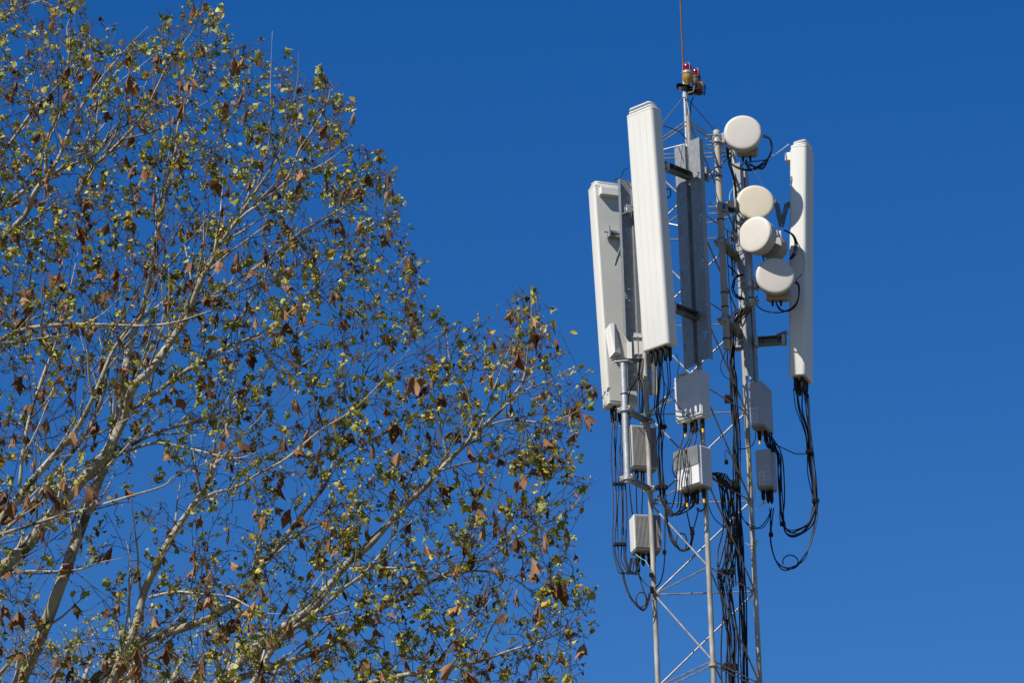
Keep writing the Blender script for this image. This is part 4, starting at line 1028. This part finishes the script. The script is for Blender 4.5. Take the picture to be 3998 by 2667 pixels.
def lobed(seed, fold, curl, uneven=0):
    """hanging five lobed leaf on its stalk; fold = half angle of the hanging tent"""
    q = random.Random(seed)
    m = MB()
    angs = [-115, -88, -58, -30, 0, 30, 58, 88, 115]
    rad = [.62, .52, .86, .64, 1.0, .64, .86, .52, .62]
    rings = []
    for s_ in (.0, .45, 1.0):
        ring = []
        for a, r in zip(angs, rad):
            rr = (r * q.uniform(.85, 1.1) if s_ == 1 else .34 * (1 if abs(a) < 100 else .85)) * (1 if s_ else 0)
            al = fold * (1 + .35 * q.uniform(-1, 1)) * (1 - curl * s_)
            az = math.radians(a) * 1.25
            if uneven and a * (1 if seed % 2 else -1) > 0: al *= 1 - uneven; rr *= 1 - .25 * uneven * s_
            ring.append((rr * math.sin(al) * math.sin(az), rr * math.sin(al) * math.cos(az) * .8, -rr * math.cos(al) - .05 * s_ * q.uniform(0, 1)))
        rings.append(ring)
    b0 = m.pts([(0, 0, 0)]); b1_ = m.pts(rings[1]); b2_ = m.pts(rings[2])
    for i in range(8):
        m.f.append((b0, b1_ + i, b1_ + i + 1)); m.f.append((b1_ + i, b2_ + i, b2_ + i + 1, b1_ + i + 1))
    k = q.uniform(-.25, .25)
    m.tube([(0, 0, -.02), (k * .3, .04, .22), (k, .1, .42)], [.016, .012, .014], 3, False)
    return m
def mesh_of(mb, name, m):
    me = bpy.data.meshes.new(name)
    me.from_pydata([tuple(v) for v in mb.v], [], mb.f); me.materials.append(M[m])
    me.polygons.foreach_set('use_smooth', [True] * len(me.polygons)); me.set_sharp_from_angle(angle=math.radians(50))
    return me
DRY = [mesh_of(lobed(i, math.radians(20 + 7 * (i % 5)), .08 + .10 * (i % 4), .24 * (i % 3)), 'dry_leaf', 'dry') for i in range(20)]
GRN = [mesh_of(lobed(50 + i, math.radians(58 + 6 * (i % 3)), .12), 'green_leaf', 'green') for i in range(8)]
sb = MB(); sb.lathe([(.05, -1), (.6, -.8), (1, -.2), (1, .25), (.6, .8), (.05, 1)], 8); sb.tube([(0, 0, 1), (.2, 0, 3.2), (.3, .3, 5)], .12, 3)
BALL = mesh_of(sb, 'seed_ball', 'ball')

def build_tree(root, limbs, base):
    first = True
    out = []
    for l in limbs:
        ps, rs = limb_pts(l)
        if l[0] == 'trunk':
            g0 = V((ps[0].x - .25, ps[0].y, 0)); 
            low = [g0 + V((0, 0, -.1)), g0 + V((.02, 0, 1.2)), g0.lerp(ps[0], .5) + V((-.05, .03, 0)), ps[0].lerp(g0, .15)]
            rr = [rs[0] * 2.1, rs[0] * 1.75, rs[0] * 1.5, rs[0] * 1.25]
            ps2, rs2 = low + ps, rr + rs
            MB().tube(ps2, rs2, 16).build('trunk', 'bark', root, angle=180)
        else:
            MB().tube(ps, rs, 10 if rs[0] > .02 else 7).build('limb', 'bark' if rs[0] > .008 else 'shoot', root, angle=180)
        out.append((ps, rs))
    return out

r1 = thing('plane_tree', (-2.6, 32.6, 0), 'mottled plane tree with yellow green buds and withered leaves, reaching towards the tower', 'tree', 'plane trees')
r2 = thing('plane_tree', (-4.3, 32.2, 0), 'plane tree rooted off to the left, its pale limbs filling the upper left corner', 'tree', 'plane trees')
L1 = build_tree(r1, T1, None); L2 = build_tree(r2, T2, None)
seeds, sid, srad = [], [], []
def add_seeds(ps, rs, k):
    for i in range(len(ps) - 1):
        n = max(1, int((ps[i + 1] - ps[i]).length / .09))
        for j in range(n):
            p = ps[i].lerp(ps[i + 1], j / n)
            x, y = proj(p)
            if -700 < x < 2500 and -200 < y < 2850:
                seeds.append(p); sid.append(k); srad.append(rs[i])
bq = random.Random(21)
NBR, EXTRA = {0: 0, 1: 0}, []
def in_crown(p, slack=0):
    x, y = proj(p)
    return bool(inside(np.array([(x / KD - slack, y / KD + slack)]))[0])
def side_branch(p, t, r, L, k, root, depth):
    """a nearly straight, tapering branch that leaves its parent at an angle and sweeps upwards"""
    ax = t.orthogonal().normalized()
    ax.rotate(Matrix.Rotation(bq.uniform(0, 6.283), 3, t))
    d = t.copy(); d.rotate(Matrix.Rotation(math.radians(bq.uniform(25, 58)), 3, ax))
    d = (d + V((.10, 0, .38))).normalized()
    ps = [p.copy()]; st = .10
    n = int(L / st)
    kink = 0
    for i in range(n):
        d = (d + V((bq.gauss(0, .075), bq.gauss(0, .075), .035 + bq.gauss(0, .06)))).normalized()
        if not (30.5 < (ps[-1] + d * st).y < 34.2) or not in_crown(ps[-1] + d * st, 6): break
        ps.append(ps[-1] + d * st)
    if len(ps) < 4: return
    rs = [max(.0028, r * (1 - .78 * i / (len(ps) - 1))) for i in range(len(ps))]
    sm = spline(ps, 2)
    rr = list(np.interp(np.linspace(0, 1, len(sm)), np.linspace(0, 1, len(rs)), rs))
    NBR[k] += 1
    if NBR[k] <= 280 and r > .004: MB().tube(sm, rr, 6).build('branch', 'bark' if r > .0078 else 'shoot', root, angle=180)
    else: EXTRA.append((k, sm, rr))
    add_seeds(ps, rs, k)
    if depth:
        for i in range(2, len(ps) - 1, 3):
            if bq.random() < .55: side_branch(ps[i], (ps[i + 1] - ps[i]).normalized(), rs[i] * .72, L * bq.uniform(.35, .6), k, root, 0)
for k, LL, root in ((0, L1, r1), (1, L2, r2)):
    for ps, rs in LL:
        add_seeds(ps, rs, k)
        run = bq.uniform(0, .3)
        for i in range(1, len(ps)):
            run += (ps[i] - ps[i - 1]).length
            x, y = proj(ps[i])
            gap = .34 if rs[i] > .02 else .26
            if run > gap and -600 < x < 2400 and -50 < y < 2750:
                run = bq.uniform(0, .12)
                hole = any(((x / KD - h[0]) / h[2]) ** 2 + ((y / KD - h[1]) / h[3]) ** 2 < 1 for h in HOLES)
                if hole and bq.random() < .6: continue
                side_branch(ps[i], (ps[i] - ps[i - 1]).normalized(), min(rs[i] * .62, .0125), bq.uniform(.45, 1.15), k, root, 1)
seeds = np.array([tuple(p) for p in seeds]); sid = np.array(sid); srad = np.array(srad)
rs_ = np.random.RandomState(5)
N_ATT = 6400
cand = np.column_stack([rs_.uniform(-360, 1390, 70000), rs_.uniform(-60, 1660, 70000)])
ok = inside(cand + rs_.normal(0, 13, cand.shape))
w = np.ones(len(cand))
for hx, hy, hrx, hry, hw in HOLES:
    w[((cand[:, 0] - hx) / hrx) ** 2 + ((cand[:, 1] - hy) / hry) ** 2 < 1] *= hw
w *= np.interp(cand[:, 1], [0, 700, 1000, 1300, 1600], [1.1, 1.1, .9, .8, .85])
w *= np.where((cand[:, 0] < 420) & (cand[:, 1] > 880), .62, 1)
w *= np.where(cand[:, 0] < -40, .5, 1)
ok &= rs_.uniform(0, 1, len(cand)) < w * .85
cand = cand[ok][:N_ATT]
dep = 32.2 + rs_.normal(0, .62, len(cand)).clip(-1.4, 1.6)
att = np.array([tuple(P(x * KD, y * KD, Y)) for (x, y), Y in zip(cand, dep)])
pos, par, tid, ns = colonise(seeds, sid, att, noise=.09)
N = len(pos)
# radii by the pipe model
rad3 = np.zeros(N); has = np.zeros(N, bool); main = np.full(N, -1); best = np.zeros(N)
TIP = .0033
size = np.zeros(N, int)
for i in range(N - 1, ns - 1, -1):
    if not has[i]: rad3[i] = TIP ** 2.4
    p = par[i]
    rad3[p] += rad3[i] + 2e-9; has[p] = True; size[p] += size[i] + 1
    if rad3[i] > best[p]: best[p] = rad3[i]; main[p] = i
rad = rad3 ** (1 / 2.4)
pos[ns:] += rs_.normal(0, .005, (N - ns, 3))
C_THIN, C_MID, C_PALE = np.array((.085, .056, .038)), np.array((.22, .17, .12)), np.array((.46, .42, .33))
def twig_col(r, j):
    t = np.clip((np.asarray(r) - .0036) / .0052, 0, 1)[:, None]
    c = np.where(t < .5, C_THIN + (C_MID - C_THIN) * t * 2, C_MID + (C_PALE - C_MID) * (t * 2 - 1))
    return c * j
TW = {0: Twigs(), 1: Twigs()}
for k, sm, rr in EXTRA: TW[k].chain([tuple(p) for p in sm], rr, twig_col(rr, rs_.uniform(.8, 1.2)), 5)
for i in range(ns, N):
    p = par[i]
    if p >= ns and main[p] == i: continue           # continues its parent's chain
    ch = [p, i]
    while main[ch[-1]] >= 0 and ch[-1] >= ns: ch.append(main[ch[-1]])
    rr = np.minimum(rad[ch], srad[p] * .75 if p < ns else 1)
    rr[0] = rr[1]
    TW[tid[i]].chain(pos[ch], rr, twig_col(rr, rs_.uniform(.75, 1.25)), 5 if rr[0] > .006 else 4)
thin = np.where((rad < .0085) & (np.arange(N) >= ns))[0]
# spurs with bud clusters
SP = {0: [], 1: []}
for i in thin:
    nsp = 2 if main[i] < 0 else (1 if rs_.uniform() < .45 else 0)
    for _ in range(nsp):
        d = rs_.normal(0, 1, 3); d[2] = abs(d[2]) * .7 + (0.35 if rs_.uniform() < .75 else -.8)
        d /= np.linalg.norm(d)
        L = rs_.uniform(.03, .115)
        e = pos[i] + d * L
        TW[tid[i]].chain([pos[i], pos[i] + d * L * .5 + rs_.normal(0, .006, 3), e], [.0031, .0028, .0032], np.tile(C_THIN * rs_.uniform(.8, 1.3), (3, 1)), 3)
        SP[tid[i]].append(e)
for i in thin[main[thin] < 0]: SP[tid[i]].append(pos[i])
PAL = np.array([(.33, .31, .045), (.44, .37, .045), (.52, .43, .07), (.20, .22, .035), (.13, .15, .025), (.38, .40, .11), (.46, .31, .035), (.22, .13, .045), (.08, .05, .025)])
PP = np.array([.17, .15, .10, .16, .10, .12, .06, .08, .06])
for k, root in ((0, r1), (1, r2)):
    t_ = TW[k]
    crown = bulk('crown_twigs', np.concatenate(t_.v), t_.f, np.concatenate(t_.c), 'twig', root)
    sp = np.array(SP[k])
    nzv = np.array([mnoise.noise(V(p) * 2.6) + .5 * mnoise.noise(V(p) * 7 + V((9, 3, 1))) for p in sp])
    lam = np.clip(2.3 + 11 * nzv, .12, 10)
    cl = rs_.poisson(lam)
    lp = np.repeat(sp, cl, axis=0) + rs_.normal(0, .012, (cl.sum(), 3))
    sz = np.where(rs_.uniform(0, 1, len(lp)) < .78, rs_.uniform(.015, .034, len(lp)), rs_.uniform(.034, .066, len(lp)))
    cc = PAL[np.repeat(rs_.choice(len(PAL), len(sp), p=PP), cl)] * rs_.uniform(.75, 1.25, (len(lp), 1))
    v, f, c = leaf_cloud(lp, sz, cc, rs_)
    bulk('bud_leaves', v, f, c, 'bud', crown)
    # large leaves, each a part
    q = random.Random(90 + k)
    pr = [proj(V(p)) for p in sp]
    ind = [i for i, (x, y) in enumerate(pr) if -20 < x < 2420 and -20 < y < 2690]
    wt = [(.30 + .9 * max(0, min(1, (pr[i][1] - 500) / 1500))) * math.exp(4.0 * mnoise.noise(V(sp[i]) * 2.2 + V((4, 7, 2)))) for i in ind]
    used = set()
    for name, meshes, count, s0, s1, lim in (('dry_leaf', DRY, 300 if k == 0 else 290, .125, .215, 36), ('green_leaf', GRN, 290 if k == 0 else 220, .045, .10, 26)):
        pick = q.choices(ind, wt if name == 'dry_leaf' else None, k=count * 3)
        n = 0; seen = []
        for i in pick:
            if n >= count: break
            x, y = pr[i]
            if any((x - a) ** 2 + (y - b) ** 2 < lim ** 2 for a, b in seen): continue
            seen.append((x, y)); n += 1
            o = bpy.data.objects.new(name, q.choice(meshes)); COL.objects.link(o); o.parent = root
            s_ = q.uniform(s0, s1)
            if name == 'dry_leaf':
                o.rotation_euler = (q.gauss(0, .3), q.gauss(0, .3), q.uniform(0, 6.28)); off = V((0, 0, -.40 * s_))
                o.scale = (s_ * q.uniform(.65, 1.2), s_ * q.uniform(.6, 1.15), s_ * q.uniform(.75, 1.15))
            else:
                o.rotation_euler = (q.gauss(0, .8), q.gauss(0, .8), q.uniform(0, 6.28)); off = V((0, 0, -.02))
                o.scale = (s_, s_, s_)
            o.location = V(sp[i]) + off - root.location
    for i in q.sample(ind, 70 if k == 0 else 45):
        o = bpy.data.objects.new('seed_ball', BALL); COL.objects.link(o); o.parent = root
        s_ = q.uniform(.009, .0145); o.scale = (s_, s_, s_); o.rotation_euler = (q.gauss(0, .2), q.gauss(0, .2), q.uniform(0, 6)); o.location = V(sp[i]) + V((0, 0, -.05)) - root.location

# the finer crowns of two plane trees further off, along the picture bottom
def far_tree(x0, x1, ytop, Y, label, seed, natt):
    rs = np.random.RandomState(seed)
    xm = (x0 + x1) / 2
    root = thing('plane_tree', V((P(xm, 2700, Y).x, Y, 0)), label, 'tree', 'plane trees')
    top = P(xm, 3300, Y)
    MB().tube([(root.location.x, Y, -.1), (root.location.x + .05, Y, 3), top.lerp(V((top.x, Y, 0)), .3), top], [.30, .25, .2, .15], 12).build('trunk', 'bark', root, angle=180)
    sd = []
    for i in range(7):
        a = x0 + (x1 - x0) * (i + .5) / 7
        pts = [top, P(xm + (a - xm) * .5, 3020, Y + rs.uniform(-.5, .5)), P(a, 2790, Y + rs.uniform(-.9, .9)), P(a + rs.uniform(-40, 60), 2660, Y + rs.uniform(-.9, .9)), P(a + rs.uniform(-30, 90), 2560, Y + rs.uniform(-.9, .9))]
        ps = spline(pts, 5)
        MB().tube(ps, list(np.linspace(.075, .012, len(ps))), 7).build('limb', 'bark', root, angle=180)
        for p, q in zip(ps[5:], ps[6:]):
            n = max(1, int((q - p).length / .1))
            sd += [tuple(p.lerp(q, j / n)) for j in range(n)]
    sd = np.array(sd)
    A = []
    while len(A) < natt:
        x, y = rs.uniform(x0, x1), rs.uniform(ytop - 60, 2760)
        e = abs((x - xm) / (x1 - x0) * 2)
        if y > ytop + 130 * e ** 2 + 45 * math.sin(x * .017 + seed) + 30 * math.sin(x * .051): A.append(tuple(P(x, y, Y + rs.normal(0, .7))))
    pos, par, tid, ns = colonise(sd, np.zeros(len(sd), int), np.array(A), .07, 1.0, .10, .55, 90, .16, rs)
    N = len(pos)
    ch_ = [[] for _ in range(N)]
    for i in range(ns, N): ch_[par[i]].append(i)
    T = Twigs(); tips = []
    for i in range(ns, N):
        p = par[i]
        if p >= ns and ch_[p][0] == i: continue
        c = [p, i]
        while ch_[c[-1]]: c.append(ch_[c[-1]][0])
        r = np.linspace(.0028 + .0006 * min(len(c), 8), .0024, len(c))
        T.chain(pos[c], r, np.tile(np.array((.16, .125, .095)) * rs.uniform(.8, 1.3), (len(c), 1)), 3)
        tips += [pos[q] for q in c[1:]]
    crown = bulk('crown_twigs', np.concatenate(T.v), T.f, np.concatenate(T.c), 'twig', root)
    tips = np.array(tips); cl = rs.choice([0, 1, 2, 3], len(tips), p=[.3, .3, .25, .15])
    lp = np.repeat(tips, cl, axis=0) + rs.normal(0, .022, (cl.sum(), 3))
    v, f, c = leaf_cloud(lp, rs.uniform(.016, .04, len(lp)), PAL[rs.choice(len(PAL), len(lp), p=PP)] * rs.uniform(.9, 1.3, (len(lp), 1)), rs)
    bulk('bud_leaves', v, f, c, 'bud', crown)
far_tree(-150, 560, 2400, 43.0, 'far plane tree whose fine twigs show low in the left corner', 4, 500)
far_tree(380, 1120, 2470, 45.0, 'far plane tree of fine budding twigs along the bottom, right of the other far one', 9, 650)
